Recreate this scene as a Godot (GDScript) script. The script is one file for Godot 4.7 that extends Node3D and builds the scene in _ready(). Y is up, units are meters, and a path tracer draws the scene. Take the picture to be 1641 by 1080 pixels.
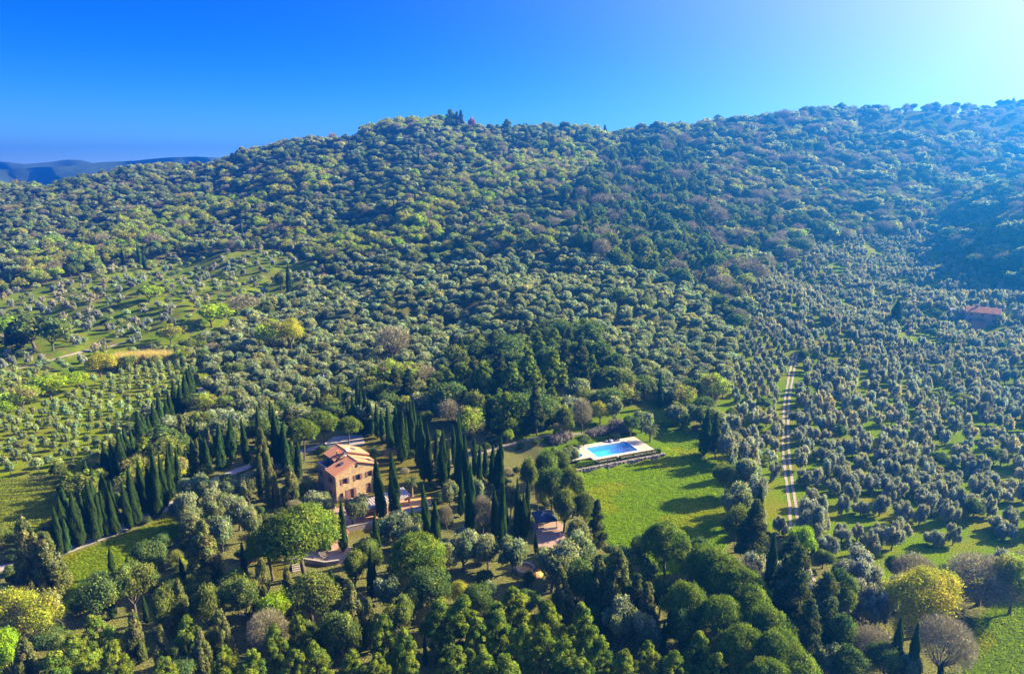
extends Node3D

# ---- photograph geometry: pixels of the 1641 x 1080 picture, drone 68 m above the house yard ----
const FOCAL := 1094.0
const MID := Vector2(820.5, 540.0)
const EYE := 68.0
const PITCH := deg_to_rad(13.6)
const SUN_AZIMUTH := deg_to_rad(72.0)
const SUN_HEIGHT := deg_to_rad(28.5)

var noise := FastNoiseLite.new()
var fine := FastNoiseLite.new()
var rng := RandomNumberGenerator.new()
var mats := {}
var used_names := {}


func ray(px: float, py: float) -> Vector3:
	# direction with unit forward component
	var dy := py - MID.y
	var down := FOCAL * sin(PITCH) + dy * cos(PITCH)
	var fwd := FOCAL * cos(PITCH) - dy * sin(PITCH)
	return Vector3((px - MID.x) / fwd, -down / fwd, -1.0)


func on_plane(px: float, py: float, y: float) -> Vector3:
	var d := ray(px, py)
	return Vector3(0, EYE, 0) + d * ((y - EYE) / d.y)


func pixel(p: Vector3) -> Vector2:
	var q := p - Vector3(0, EYE, 0)
	var depth := -q.z * cos(PITCH) - q.y * sin(PITCH)
	var up := q.y * cos(PITCH) - q.z * sin(PITCH)
	if depth < 1.0:
		return Vector2(-9999, -9999)
	return Vector2(MID.x + FOCAL * q.x / depth, MID.y - FOCAL * up / depth)


func on_ground(px: float, py: float, lift := 0.0) -> Vector3:
	# first place along the ray that lies lift metres above the terrain
	var d := ray(px, py)
	var last := 55.0
	var t := 55.0
	while t < 1500.0:
		var p := Vector3(0, EYE, 0) + d * t
		if p.y < land(p.x, p.z) + lift:
			break
		last = t
		t += 1.0 + t * 0.012
	for i in 14:
		var m := (last + t) / 2
		var p := Vector3(0, EYE, 0) + d * m
		if p.y < land(p.x, p.z) + lift:
			t = m
		else:
			last = m
	var e := Vector3(0, EYE, 0) + d * t
	e.y = land(e.x, e.z)
	return e


# ---- terrain: for nine bearings, which row of the photograph the slope reaches at which distance ----
const BEARINGS := [-700.0, -300.0, 0.0, 300.0, 500.0, 700.0, 850.0, 1000.0, 1200.0, 1400.0, 1641.0, 1900.0, 2400.0]
const SLOPES := [
	[700, 167, 600, 220, 520, 290, 455, 370, 410, 440, 375, 540, 350, 640],
	[700, 167, 600, 220, 520, 290, 455, 370, 405, 440, 360, 540, 330, 640],
	[700, 167, 600, 220, 520, 290, 450, 370, 400, 440, 345, 540, 310, 640],
	[700, 167, 600, 220, 520, 285, 450, 360, 390, 450, 325, 550, 277, 660],
	[700, 170, 610, 215, 530, 275, 450, 350, 370, 460, 295, 560, 236, 670],
	[690, 172, 610, 210, 530, 265, 440, 345, 350, 450, 270, 560, 203, 690],
	[690, 172, 610, 208, 520, 260, 430, 340, 350, 440, 280, 540, 217, 690],
	[690, 172, 610, 208, 520, 262, 430, 345, 350, 450, 285, 550, 219, 710],
	[690, 172, 610, 212, 520, 275, 430, 370, 350, 480, 270, 600, 202, 760],
	[690, 172, 610, 214, 520, 285, 430, 390, 350, 500, 270, 630, 184, 790],
	[690, 172, 610, 214, 520, 285, 430, 395, 350, 510, 270, 640, 176, 800],
	[690, 172, 610, 214, 520, 285, 425, 385, 340, 490, 260, 620, 185, 800],
	[690, 172, 610, 214, 520, 285, 425, 385, 340, 490, 260, 620, 200, 800]]
var lay_angle := PackedFloat32Array()
var lay_far := []
var lay_high := []


func prepare_land() -> void:
	noise.seed = 7
	noise.frequency = 0.011
	noise.fractal_octaves = 3
	fine.seed = 21
	fine.frequency = 0.06
	for i in BEARINGS.size():
		lay_angle.append((BEARINGS[i] - MID.x) * cos(PITCH) / FOCAL)
		var far := PackedFloat32Array([-400, 0, 80, 142])
		var high := PackedFloat32Array([0, 0, 0, 0])
		var s: Array = SLOPES[i]
		for k in 7:
			var d: Vector3 = ray(MID.x, s[k * 2])
			far.append(s[k * 2 + 1])
			high.append(EYE + d.y * s[k * 2 + 1])
		var top := high[high.size() - 1]
		var end := far[far.size() - 1]
		far.append_array([end + 90, end + 260, end + 600, end + 1500])
		high.append_array([top - 6, top - 45, minf(top - 80, -20), -60])
		lay_far.append(far)
		lay_high.append(high)


func raw_land(x: float, z: float) -> float:
	var d := -z
	var t := x / maxf(d, 20.0)
	var c := 0
	while c < lay_angle.size() - 2 and t > lay_angle[c + 1]:
		c += 1
	var w := clampf((t - lay_angle[c]) / (lay_angle[c + 1] - lay_angle[c]), 0, 1)
	w = w * w * (3 - 2 * w)
	var fa: PackedFloat32Array = lay_far[c]
	var fb: PackedFloat32Array = lay_far[c + 1]
	var ha: PackedFloat32Array = lay_high[c]
	var hb: PackedFloat32Array = lay_high[c + 1]
	var n := fa.size()
	var k := 1
	while k < n - 3 and d > lerpf(fa[k + 1], fb[k + 1], w):
		k += 1
	var x0 := lerpf(fa[k - 1], fb[k - 1], w)
	var x1 := lerpf(fa[k], fb[k], w)
	var x2 := lerpf(fa[k + 1], fb[k + 1], w)
	var x3 := lerpf(fa[k + 2], fb[k + 2], w)
	var y0 := lerpf(ha[k - 1], hb[k - 1], w)
	var y1 := lerpf(ha[k], hb[k], w)
	var y2 := lerpf(ha[k + 1], hb[k + 1], w)
	var y3 := lerpf(ha[k + 2], hb[k + 2], w)
	var u := clampf((d - x1) / (x2 - x1), 0, 1)
	var m1 := (y2 - y0) / (x2 - x0) * (x2 - x1)
	var m2 := (y3 - y1) / (x3 - x1) * (x2 - x1)
	var u2 := u * u
	var u3 := u2 * u
	return (2 * u3 - 3 * u2 + 1) * y1 + (u3 - 2 * u2 + u) * m1 + (3 * u2 - 2 * u3) * y2 + (u3 - u2) * m2


var pool_frame := Transform3D()      # the pool terrace: origin at the middle of the pool, x along its length
var pool_half := Vector2(6, 3)
var terrace_lo := Vector2()
var terrace_hi := Vector2()
const TERRACE := 1.3


func land(x: float, z: float) -> float:
	var h := raw_land(x, z)
	var d := -z
	var rough := smoothstep(170.0, 330.0, d)
	h += noise.get_noise_2d(x, z) * 7.0 * rough + noise.get_noise_2d(x * 3.1 + 900, z * 3.1) * 1.2 * rough
	# the spur on the sunward side and the ravine before it
	var a := x / maxf(d, 30.0)
	var spur := exp(-pow((a - 0.80 + (d - 430.0) * 0.0004) / 0.10, 2)) * exp(-pow((d - 430.0) / 110.0, 2))
	h += spur * 34.0
	var dip := exp(-pow((a - 0.60) / 0.07, 2)) * exp(-pow((d - 450.0) / 90.0, 2))
	h -= dip * 10.0
	if terrace_hi.x > terrace_lo.x and d > 120 and d < 200 and absf(x - pool_frame.origin.x) < 45:
		var q := pool_frame.affine_inverse() * Vector3(x, 0, z)
		var over := maxf(maxf(terrace_lo.x - q.x, q.x - terrace_hi.x), terrace_lo.y - q.z)
		var front := q.z - terrace_hi.y
		var wgt := (1.0 - smoothstep(0.0, 7.0, over)) * (1.0 - smoothstep(0.0, 0.8, front))
		h = lerpf(h, TERRACE, wgt)
		if absf(q.x) < pool_half.x + 1.5 and absf(q.z) < pool_half.y + 1.5:
			h = TERRACE - 5.0
		elif absf(q.x + 10.4) < 3.2 and absf(q.z) < 2.6:
			h = TERRACE - 1.2
	return h


# ---- naming and tagging ----
func numbered(called: String) -> String:
	var n: int = used_names.get(called, 0)
	used_names[called] = n + 1
	return called if n == 0 else "%s_%03d" % [called, n]


func tag(o: Node3D, label: String, category: String, group := "", kind := "") -> void:
	if label:
		o.set_meta("label", label)
	if category:
		o.set_meta("category", category)
	if group:
		o.set_meta("group", group)
	if kind:
		o.set_meta("kind", kind)


func thing(called: String, label: String, category: String, at := Vector3.ZERO, turn := 0.0, group := "") -> Node3D:
	var o := Node3D.new()
	o.name = numbered(called)
	add_child(o)
	o.position = at
	o.rotation.y = turn
	tag(o, label, category, group)
	return o


func part(called: String, mesh: Mesh, m: Material, parent: Node3D, at := Vector3.ZERO, turn := Vector3.ZERO) -> MeshInstance3D:
	var o := MeshInstance3D.new()
	o.name = called
	o.mesh = mesh
	if m:
		o.material_override = m
	o.position = at
	o.rotation = turn
	parent.add_child(o, true)
	return o


func setting(called: String, mesh: Mesh, m: Material, label := "") -> MeshInstance3D:
	var o := part(numbered(called), mesh, m, self)
	tag(o, label, "", "", "structure")
	return o


# ---- small mesh kit ----
func begin() -> SurfaceTool:
	var st := SurfaceTool.new()
	st.begin(Mesh.PRIMITIVE_TRIANGLES)
	return st


func quad(st: SurfaceTool, a: Vector3, b: Vector3, c: Vector3, d: Vector3, uv := Vector2.ONE) -> void:
	# seen from the front the corners run clockwise
	var n := (c - a).cross(b - a).normalized()
	var ps := [a, b, c, a, c, d]
	var us := [Vector2(0, 0), Vector2(uv.x, 0), uv, Vector2(0, 0), uv, Vector2(0, uv.y)]
	for i in 6:
		st.set_normal(n)
		st.set_uv(us[i])
		st.add_vertex(ps[i])


func tri(st: SurfaceTool, a: Vector3, b: Vector3, c: Vector3) -> void:
	var n := (c - a).cross(b - a).normalized()
	for p in [a, b, c]:
		st.set_normal(n)
		st.set_uv(Vector2(p.x, p.y))
		st.add_vertex(p)


func box(st: SurfaceTool, lo: Vector3, hi: Vector3) -> void:
	prism(st, [Vector3(lo.x, 0, lo.z), Vector3(hi.x, 0, lo.z), Vector3(hi.x, 0, hi.z), Vector3(lo.x, 0, hi.z)], lo.y, hi.y)


func prism(st: SurfaceTool, ring: Array, low: float, high: float) -> void:
	# ring seen from above, anything convex
	var n := ring.size()
	var area := 0.0
	for i in n:
		var a: Vector3 = ring[i]
		var b: Vector3 = ring[(i + 1) % n]
		area += a.x * b.z - b.x * a.z
	var r := ring.duplicate()
	if area < 0:
		r.reverse()
	for i in n:
		var a: Vector3 = r[i]
		var b: Vector3 = r[(i + 1) % n]
		quad(st, Vector3(b.x, high, b.z), Vector3(a.x, high, a.z), Vector3(a.x, low, a.z), Vector3(b.x, low, b.z))
	for i in range(1, n - 1):
		var a: Vector3 = r[0]
		var b: Vector3 = r[i]
		var c: Vector3 = r[i + 1]
		tri(st, Vector3(a.x, high, a.z), Vector3(b.x, high, b.z), Vector3(c.x, high, c.z))
		tri(st, Vector3(a.x, low, a.z), Vector3(c.x, low, c.z), Vector3(b.x, low, b.z))


func tube(st: SurfaceTool, path: Array, radii: Array, sides := 6) -> void:
	var rings := []
	for i in path.size():
		var p: Vector3 = path[i]
		var ahead: Vector3 = (path[mini(i + 1, path.size() - 1)] - path[maxi(i - 1, 0)]).normalized()
		var side := ahead.cross(Vector3.RIGHT if absf(ahead.x) < 0.9 else Vector3.UP).normalized()
		var up := side.cross(ahead)
		var ring := []
		for k in sides:
			var a := TAU * k / sides
			var dir := side * cos(a) + up * sin(a)
			ring.append([p + dir * radii[i], dir])
		rings.append(ring)
	for i in path.size() - 1:
		for k in sides:
			var a: Array = rings[i][k]
			var b: Array = rings[i][(k + 1) % sides]
			var c: Array = rings[i + 1][(k + 1) % sides]
			var d: Array = rings[i + 1][k]
			for v in [a, b, c, a, c, d]:
				st.set_normal(v[1])
				st.set_uv(Vector2(k / float(sides), i))
				st.add_vertex(v[0])
	for k in range(1, sides - 1):
		tri(st, rings[-1][0][0], rings[-1][k][0], rings[-1][k + 1][0])


func box_mesh(lo: Vector3, hi: Vector3) -> ArrayMesh:
	var st := begin()
	box(st, lo, hi)
	return st.commit()


# ---- materials ----
func grain(seed_: int, freq: float, lo: Color, hi: Color, size := 256, octaves := 4) -> NoiseTexture2D:
	var n := FastNoiseLite.new()
	n.seed = seed_
	n.frequency = freq
	n.fractal_octaves = octaves
	var g := Gradient.new()
	g.set_color(0, lo)
	g.set_color(1, hi)
	var t := NoiseTexture2D.new()
	t.width = size
	t.height = size
	t.seamless = true
	t.noise = n
	t.color_ramp = g
	return t


func plain(called: String, linear: Color, rough := 0.85) -> StandardMaterial3D:
	if mats.has(called):
		return mats[called]
	var m := StandardMaterial3D.new()
	m.resource_name = called
	m.albedo_color = linear.linear_to_srgb()
	m.roughness = rough
	mats[called] = m
	return m


func grainy(called: String, lo: Color, hi: Color, freq: float, scale: float, rough := 0.9, relief := 0.0) -> StandardMaterial3D:
	if mats.has(called):
		return mats[called]
	var m := plain(called, Color.WHITE, rough)
	m.albedo_texture = grain(called.hash() % 1000, freq, lo.linear_to_srgb(), hi.linear_to_srgb())
	m.uv1_triplanar = true
	m.uv1_world_triplanar = true
	m.uv1_scale = Vector3.ONE * scale
	if relief > 0.0:
		m.heightmap_enabled = true
		m.heightmap_scale = relief
		m.heightmap_texture = grain(called.hash() % 1000 + 3, freq, Color.BLACK, Color.WHITE)
	return m


func foliage_material(called: String, shine_through: Color) -> StandardMaterial3D:
	var m := plain(called, Color.WHITE, 0.75)
	m.vertex_color_use_as_albedo = true
	m.backlight_enabled = true
	m.backlight = shine_through.linear_to_srgb()
	m.specular_mode = BaseMaterial3D.SPECULAR_DISABLED
	return m


# ---- trees: crowns are many leaf-sized faces gathered in clumps ----
class Leaves:
	var v := PackedVector3Array()
	var n := PackedVector3Array()
	var c := PackedColorArray()

	func leaf(at: Vector3, out: Vector3, facing: Vector3, long: Vector3, length: float, width: float, color: Color) -> void:
		var axis := (long - facing * long.dot(facing)).normalized()
		var side := axis.cross(facing)
		var a := at - axis * length * 0.4 - side * width * 0.5
		var b := at - axis * length * 0.4 + side * width * 0.5
		var t := at + axis * length * 0.6
		# clockwise seen from where it faces
		v.append(a); v.append(t); v.append(b)
		if (t - a).cross(b - a).dot(facing) > 0.0:
			v[v.size() - 2] = b
			v[v.size() - 1] = t
		var m := (out * 0.25 + facing * 0.75).normalized()
		n.append(m); n.append(m); n.append(m)
		c.append(color); c.append(color); c.append(color)

	func mesh(m: Material) -> ArrayMesh:
		var am := ArrayMesh.new()
		add_to(am, m)
		return am

	func add_to(am: ArrayMesh, m: Material) -> void:
		var arr := []
		arr.resize(Mesh.ARRAY_MAX)
		arr[Mesh.ARRAY_VERTEX] = v
		arr[Mesh.ARRAY_NORMAL] = n
		arr[Mesh.ARRAY_COLOR] = c
		am.add_surface_from_arrays(Mesh.PRIMITIVE_TRIANGLES, arr)
		am.surface_set_material(am.get_surface_count() - 1, m)


func unit(r: RandomNumberGenerator) -> Vector3:
	var z := r.randf_range(-1, 1)
	var a := r.randf() * TAU
	var s := sqrt(1 - z * z)
	return Vector3(s * cos(a), z, s * sin(a))


func vary(c: Color, r: RandomNumberGenerator, much: float, warm := 0.0) -> Color:
	var k := 1.0 + r.randf_range(-much, much)
	var w := r.randf_range(-warm, warm)
	return Color(maxf(0.003, c.r * k * (1 + w)), maxf(0.003, c.g * k), maxf(0.003, c.b * k * (1 - w)))


# lobes: [centre, radii]; leaves sit in the outer shell of the lobes
func fill(l: Leaves, lobes: Array, count: int, size: float, tint: Color, r: RandomNumberGenerator, opt := {}) -> void:
	var weights := PackedFloat32Array()
	var total := 0.0
	for b in lobes:
		var q: Vector3 = b[1]
		total += q.x * q.y + q.y * q.z + q.x * q.z
		weights.append(total)
	var loose: float = opt.get("loose", 0.75) + 0.25      # how far leaves turn from facing out
	var inner: float = opt.get("inner", 0.55)      # how deep into the lobe they reach
	var long: float = opt.get("long", 1.3)
	var upward: float = opt.get("up", 0.15)
	var floor_: float = opt.get("under", -0.75)     # lobes are open below
	var second: Color = opt.get("second", tint)
	var share: float = opt.get("share", 0.0)
	var lobe_tint := []
	for b in lobes:
		lobe_tint.append(vary(second if r.randf() < share else tint, r, 0.20, 0.10))
	var i := 0
	var tries := 0
	while i < count and tries < count * 4:
		tries += 1
		var pick := r.randf() * total
		var k := 0
		while weights[k] < pick:
			k += 1
		var d := unit(r)
		if d.y < floor_:
			continue
		var q: Vector3 = lobes[k][1]
		var o: Vector3 = lobes[k][0]
		var f := lerpf(inner, 1.06, sqrt(r.randf()))
		var stray := r.randf() < 0.34
		if stray:
			f = r.randf_range(1.0, 1.48)
		var p := o + d * q * f
		var buried := false
		for j in lobes.size():
			if j != k:
				var e: Vector3 = (p - lobes[j][0]) / lobes[j][1]
				if e.length_squared() < 0.45:
					buried = true
					break
		if buried:
			continue
		var out := (d / q).normalized()
		var face := (out + unit(r) * loose + Vector3.UP * upward).normalized()
		var s := size * r.randf_range(0.7, 1.75) * (0.8 if stray else 1.0)
		l.leaf(p, out, face, unit(r) + Vector3.UP * opt.get("stand", 0.0), s * long, s, vary(lobe_tint[k], r, 0.38, 0.15))
		i += 1


func lobes_round(r: RandomNumberGenerator, mid: Vector3, radii: Vector3, count: int, lobe: float) -> Array:
	# an uneven crown: one side reaches further, and the boughs differ in length and thickness
	var bias := Vector3(r.randf_range(-0.18, 0.18), r.randf_range(-0.05, 0.12), r.randf_range(-0.18, 0.18))
	var out := [[mid + bias * radii, radii * 0.56]]
	for i in count + 4:
		var d := unit(r)
		if d.y < -0.35:
			d.y = -d.y * 0.6
		var f := r.randf_range(0.42, 0.88)
		out.append([mid + bias * radii + d * radii * f, Vector3(r.randf_range(0.8, 1.2), r.randf_range(0.6, 1.1), r.randf_range(0.8, 1.2)) * lobe * r.randf_range(0.5, 1.35) * (1.25 - 0.45 * f)])
	return out


func limbs(r: RandomNumberGenerator, foot: float, split: float, reach: Vector3, girth: float, n: int, bend := 0.25) -> ArrayMesh:
	# a tapered trunk that forks into n limbs
	var st := begin()
	var lean := Vector3(r.randf_range(-1, 1), 0, r.randf_range(-1, 1)) * split * 0.10
	tube(st, [Vector3(0, foot, 0), Vector3(0, split * 0.12, 0), lean * 0.5 + Vector3(0, split * 0.55, 0), lean + Vector3(0, split, 0)], [girth * 1.35, girth * 1.05, girth * 0.9, girth * 0.8], 6)
	for i in n:
		var a := TAU * (i + r.randf() * 0.6) / n
		var tip := lean + Vector3(cos(a) * reach.x, split + reach.y * r.randf_range(0.7, 1.1), sin(a) * reach.z)
		var start := lean + Vector3(0, split - girth * 0.4, 0)
		var mid := start.lerp(tip, 0.5) + Vector3(0, -bend * reach.y * 0.3, 0) + unit(r) * bend * reach.x * 0.3
		tube(st, [start, mid, tip], [girth * 0.6, girth * 0.36, girth * 0.10], 5)
	return st.commit()


func twigs(l: Leaves, r: RandomNumberGenerator, mid: Vector3, radii: Vector3, count: int, length: float, width: float, tint: Color) -> void:
	for i in count:
		var d := unit(r)
		if d.y < -0.5:
			continue
		var p := mid + d * radii * lerpf(0.35, 1.0, sqrt(r.randf()))
		var along := (d + unit(r) * 0.55 + Vector3.UP * 0.25).normalized()
		var face := unit(r)
		l.leaf(p, d, (face - along * face.dot(along)).normalized(), along, length * r.randf_range(0.6, 1.3), width, vary(tint, r, 0.3))


var protos := {}
# height and crown width of a prototype, its number of variants, and what its leaves are
const KINDS := {
	"olive_tree": [5.0, 5.6, 5], "young_olive_tree": [3.4, 3.2, 4], "feathery_olive_tree": [5.2, 4.8, 5], "cypress": [12.0, 2.3, 4], "broad_cypress": [11.0, 4.6, 3],
	"stone_pine": [10.0, 11.0, 3], "pine_tree": [10.0, 6.6, 6], "dark_conifer": [11.0, 5.2, 3], "holm_oak": [7.0, 7.0, 6], "budding_oak": [8.0, 8.6, 4], "lime_green_tree": [7.0, 7.0, 3],
	"bare_tree": [8.0, 8.0, 4], "blossom_tree": [5.0, 5.0, 2], "yellow_tree": [7.5, 8.0, 2], "shrub": [1.6, 2.2, 4], "lavender_bush": [1.2, 1.9, 2]}


func proto(kind: String, variant: int, lod: int) -> Dictionary:
	var key := "%s/%d/%d" % [kind, variant, lod]
	if protos.has(key):
		return protos[key]
	var r := RandomNumberGenerator.new()
	r.seed = (kind + str(variant)).hash()
	var l := Leaves.new()
	var wood: ArrayMesh
	var n := 1.75 if lod == 0 else 0.62 if lod == 1 else 0.24      # share of the leaves
	var s := 0.74 if lod == 0 else 1.2 if lod == 1 else 1.85        # and how much larger they are
	var bark := "bark"
	match kind:
		"olive_tree":
			var t := vary(Color(0.240, 0.285, 0.135), r, 0.14, 0.10)
			wood = limbs(r, -0.4, 1.1, Vector3(1.3, 1.6, 1.3), 0.24, 4)
			fill(l, lobes_round(r, Vector3(0, 2.9, 0), Vector3(2.5, 1.95, 2.5), 11, 0.95), int(4600 * n), 0.27 * s, t, r, {"inner": 0.7, "loose": 0.95, "long": 1.6, "second": Color(0.315, 0.350, 0.195), "share": 0.35})
			bark = "olive_bark"
		"young_olive_tree":
			var t := vary(Color(0.255, 0.320, 0.125), r, 0.15, 0.10)
			wood = limbs(r, -0.3, 0.9, Vector3(0.8, 1.2, 0.8), 0.10, 4)
			fill(l, lobes_round(r, Vector3(0, 2.1, 0), Vector3(1.25, 1.15, 1.25), 8, 0.5), int(1700 * n), 0.20 * s, t, r, {"inner": 0.5, "loose": 1.0, "long": 1.6, "second": Color(0.330, 0.385, 0.170), "share": 0.3})
			bark = "olive_bark"
		"feathery_olive_tree":
			var t := vary(Color(0.300, 0.320, 0.250), r, 0.14, 0.07)
			wood = limbs(r, -0.4, 1.2, Vector3(1.4, 1.9, 1.4), 0.18, 5)
			var lo := []
			for i in 17:
				var a := TAU * i / 17.0 * 2.0 + r.randf()
				var q := r.randf_range(0.4, 1.75)
				lo.append([Vector3(cos(a) * q, r.randf_range(1.7, 4.3) - q * 0.28, sin(a) * q), Vector3(0.46, 0.95, 0.46) * r.randf_range(0.75, 1.2)])
			fill(l, lo, int(3800 * n), 0.17 * s, t, r, {"inner": 0.45, "loose": 1.1, "long": 2.6, "stand": 1.6, "second": Color(0.375, 0.390, 0.315), "share": 0.35})
			bark = "olive_bark"
		"cypress":
			var t := vary(Color(0.052, 0.094, 0.023), r, 0.22, 0.22)
			wood = limbs(r, -0.5, 1.0, Vector3(0.3, 3.0, 0.3), 0.20, 2)
			var count := int(4200 * n)
			var ph := r.randf() * TAU
			for i in count:
				var y := pow(r.randf(), 0.85)
				var prof := 1.12 * pow(sin(PI * clampf(0.13 + 0.87 * (1 - y), 0, 1) * 0.52 + 0.02), 0.75) * smoothstep(0.0, 0.10, y + 0.03) 
				prof *= (1.0 - pow(y, 6.0) * 0.8) * 0.92
				var a := r.randf() * TAU
				prof *= 1.0 + 0.15 * sin(a * 3 + ph + y * 5) + 0.12 * sin(a * 5 - y * 13 + ph) + 0.08 * sin(y * 23 + ph * 3)
				var d := Vector3(cos(a), 0.15, sin(a))
				var p := Vector3(d.x * prof, 0.5 + y * 11.3, d.z * prof) * Vector3(1, 1, 1) * 1.0
				p = Vector3(p.x * lerpf(0.72, 1.04, sqrt(r.randf())), p.y, p.z * lerpf(0.72, 1.04, sqrt(r.randf())))
				l.leaf(p, d, (d + unit(r) * 0.5).normalized(), Vector3.UP + d * 0.25 + unit(r) * 0.25, 0.70 * s * r.randf_range(0.7, 1.4), 0.17 * s, vary(t, r, 0.45, 0.2))
		"broad_cypress":
			var t := vary(Color(0.140, 0.176, 0.054), r, 0.14, 0.12)
			wood = limbs(r, -0.5, 1.2, Vector3(1.0, 5.5, 1.0), 0.22, 4)
			var lo := []
			for i in 44:
				var y := (i + 0.5) / 44.0
				var q := 1.7 * pow(sin(PI * (0.05 + 0.90 * (1 - y)) * 0.56), 0.9)
				var a := i * 2.4 + r.randf() * 2.0
				lo.append([Vector3(cos(a) * q * 0.75, 1.0 + y * 9.2, sin(a) * q * 0.75), Vector3(0.55, 1.15, 0.55) * r.randf_range(0.6, 1.25) * (1.0 - 0.5 * y)])
			fill(l, lo, int(5200 * n), 0.24 * s, t, r, {"inner": 0.55, "loose": 0.8, "long": 1.9, "stand": 1.6, "second": Color(0.198, 0.197, 0.080), "share": 0.35})
		"stone_pine":
			var t := vary(Color(0.145, 0.200, 0.026), r, 0.10, 0.10)
			wood = limbs(r, -0.5, 4.6, Vector3(3.4, 3.0, 3.4), 0.30, 8, 0.5)
			var lo := []
			for i in 46:
				var a := i * 2.39996
				var q := sqrt((i + 0.5) / 46.0)
				var e := 1.0 + 0.12 * sin(a * 2 + variant)
				lo.append([Vector3(cos(a) * q * 4.3 * e, 8.3 - q * q * 2.7 + r.randf_range(-0.3, 0.3), sin(a) * q * 4.3 * e), Vector3(1.05, 0.80, 1.05) * r.randf_range(0.8, 1.25)])
			fill(l, lo, int(9500 * n), 0.22 * s, t, r, {"inner": 0.6, "loose": 0.8, "long": 1.7, "stand": 0.9, "under": -0.4, "second": Color(0.195, 0.250, 0.034), "share": 0.4})
		"pine_tree":
			var t := vary(Color(0.150, 0.205, 0.024), r, 0.14, 0.12)
			wood = limbs(r, -0.5, 3.2, Vector3(1.6, 5.0, 1.6), 0.24, 5)
			var lo := []
			for i in 34:
				var y := (i + 0.5) / 34.0
				var q := 2.5 * pow(sin(PI * (0.04 + 0.88 * (1 - y)) * 0.62), 0.85) * r.randf_range(0.55, 1.25)
				var a := i * 2.39996 + r.randf() * 0.8
				lo.append([Vector3(cos(a) * q * 0.8, 2.2 + y * 7.4, sin(a) * q * 0.8), Vector3(0.8, 0.85, 0.8) * r.randf_range(0.45, 1.25) * (1.0 - 0.5 * y)])
			fill(l, lo, int(6800 * n), 0.23 * s, t, r, {"inner": 0.4, "loose": 0.85, "long": 1.6, "stand": 0.8, "under": -0.5, "second": Color(0.220, 0.275, 0.034), "share": 0.4})
		"dark_conifer":
			var t := vary(Color(0.085, 0.105, 0.040), r, 0.12, 0.1)
			wood = limbs(r, -0.5, 2.6, Vector3(0.8, 7.0, 0.8), 0.22, 3)
			var lo := []
			for i in 30:
				var y := (i + 0.5) / 30.0
				var q := (2.3 * (1.0 - pow(y, 1.3)) + 0.15) * r.randf_range(0.7, 1.2)
				var a := i * 2.39996 + r.randf()
				lo.append([Vector3(cos(a) * q * 0.75, 1.8 + y * 8.8, sin(a) * q * 0.75), Vector3(1.05, 0.7, 1.05) * r.randf_range(0.7, 1.1) * (1.05 - 0.6 * y)])
			fill(l, lo, int(5600 * n), 0.25 * s, t, r, {"inner": 0.5, "loose": 0.9, "long": 1.7, "under": -0.6, "second": Color(0.115, 0.130, 0.046), "share": 0.3})
		"holm_oak":
			var t := vary(Color(0.125, 0.168, 0.042), r, 0.2, 0.15)
			wood = limbs(r, -0.5, 1.6, Vector3(1.8, 2.6, 1.8), 0.26, 5)
			fill(l, lobes_round(r, Vector3(0, 4.1, 0), Vector3(3.2, 2.7, 3.2), 15, 1.15), int(5600 * n), 0.25 * s, t, r, {"inner": 0.65, "loose": 0.8, "second": Color(0.190, 0.228, 0.050), "share": 0.35})
		"budding_oak":
			var t := vary(Color(0.350, 0.425, 0.045), r, 0.15, 0.16)
			wood = limbs(r, -0.5, 1.9, Vector3(2.6, 3.6, 2.6), 0.26, 7)
			fill(l, lobes_round(r, Vector3(0, 4.7, 0), Vector3(3.9, 3.0, 3.9), 18, 1.2), int(4200 * n), 0.24 * s, t, r, {"inner": 0.5, "loose": 1.0, "second": Color(0.285, 0.275, 0.100), "share": 0.35})
			twigs(l, r, Vector3(0, 4.6, 0), Vector3(3.7, 3.0, 3.7), int(1400 * n), 0.9 * s, 0.05 * s, Color(0.255, 0.239, 0.135))
		"lime_green_tree":
			var t := vary(Color(0.310, 0.430, 0.022), r, 0.10, 0.12)
			wood = limbs(r, -0.5, 1.5, Vector3(2.0, 2.8, 2.0), 0.20, 6)
			fill(l, lobes_round(r, Vector3(0, 4.1, 0), Vector3(3.2, 2.7, 3.2), 16, 1.05), int(4600 * n), 0.25 * s, t, r, {"inner": 0.6, "loose": 0.9})
		"yellow_tree":
			var t := vary(Color(0.462, 0.414, 0.036), r, 0.08, 0.08)
			wood = limbs(r, -0.5, 1.7, Vector3(2.3, 3.4, 2.3), 0.24, 7)
			fill(l, lobes_round(r, Vector3(0, 4.4, 0), Vector3(3.6, 2.9, 3.6), 18, 1.1), int(9500 * n), 0.16 * s, t, r, {"inner": 0.6, "loose": 0.95, "second": Color(0.336, 0.343, 0.036), "share": 0.3})
			twigs(l, r, Vector3(0, 4.4, 0), Vector3(3.4, 2.8, 3.4), int(700 * n), 0.8 * s, 0.05 * s, Color(0.238, 0.200, 0.131))
		"bare_tree":
			var t := vary(Color(0.270, 0.262, 0.165), r, 0.15, 0.08)
			wood = limbs(r, -0.5, 1.7, Vector3(2.6, 3.8, 2.6), 0.24, 9, 0.4)
			twigs(l, r, Vector3(0, 4.6, 0), Vector3(3.7, 3.1, 3.7), int(5200 * n), 0.85 * s, 0.07 * s, t)
			fill(l, lobes_round(r, Vector3(0, 4.6, 0), Vector3(3.5, 2.9, 3.5), 14, 1.1), int(900 * n), 0.22 * s, Color(0.25, 0.235, 0.12), r, {"inner": 0.4, "loose": 1.1})
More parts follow.
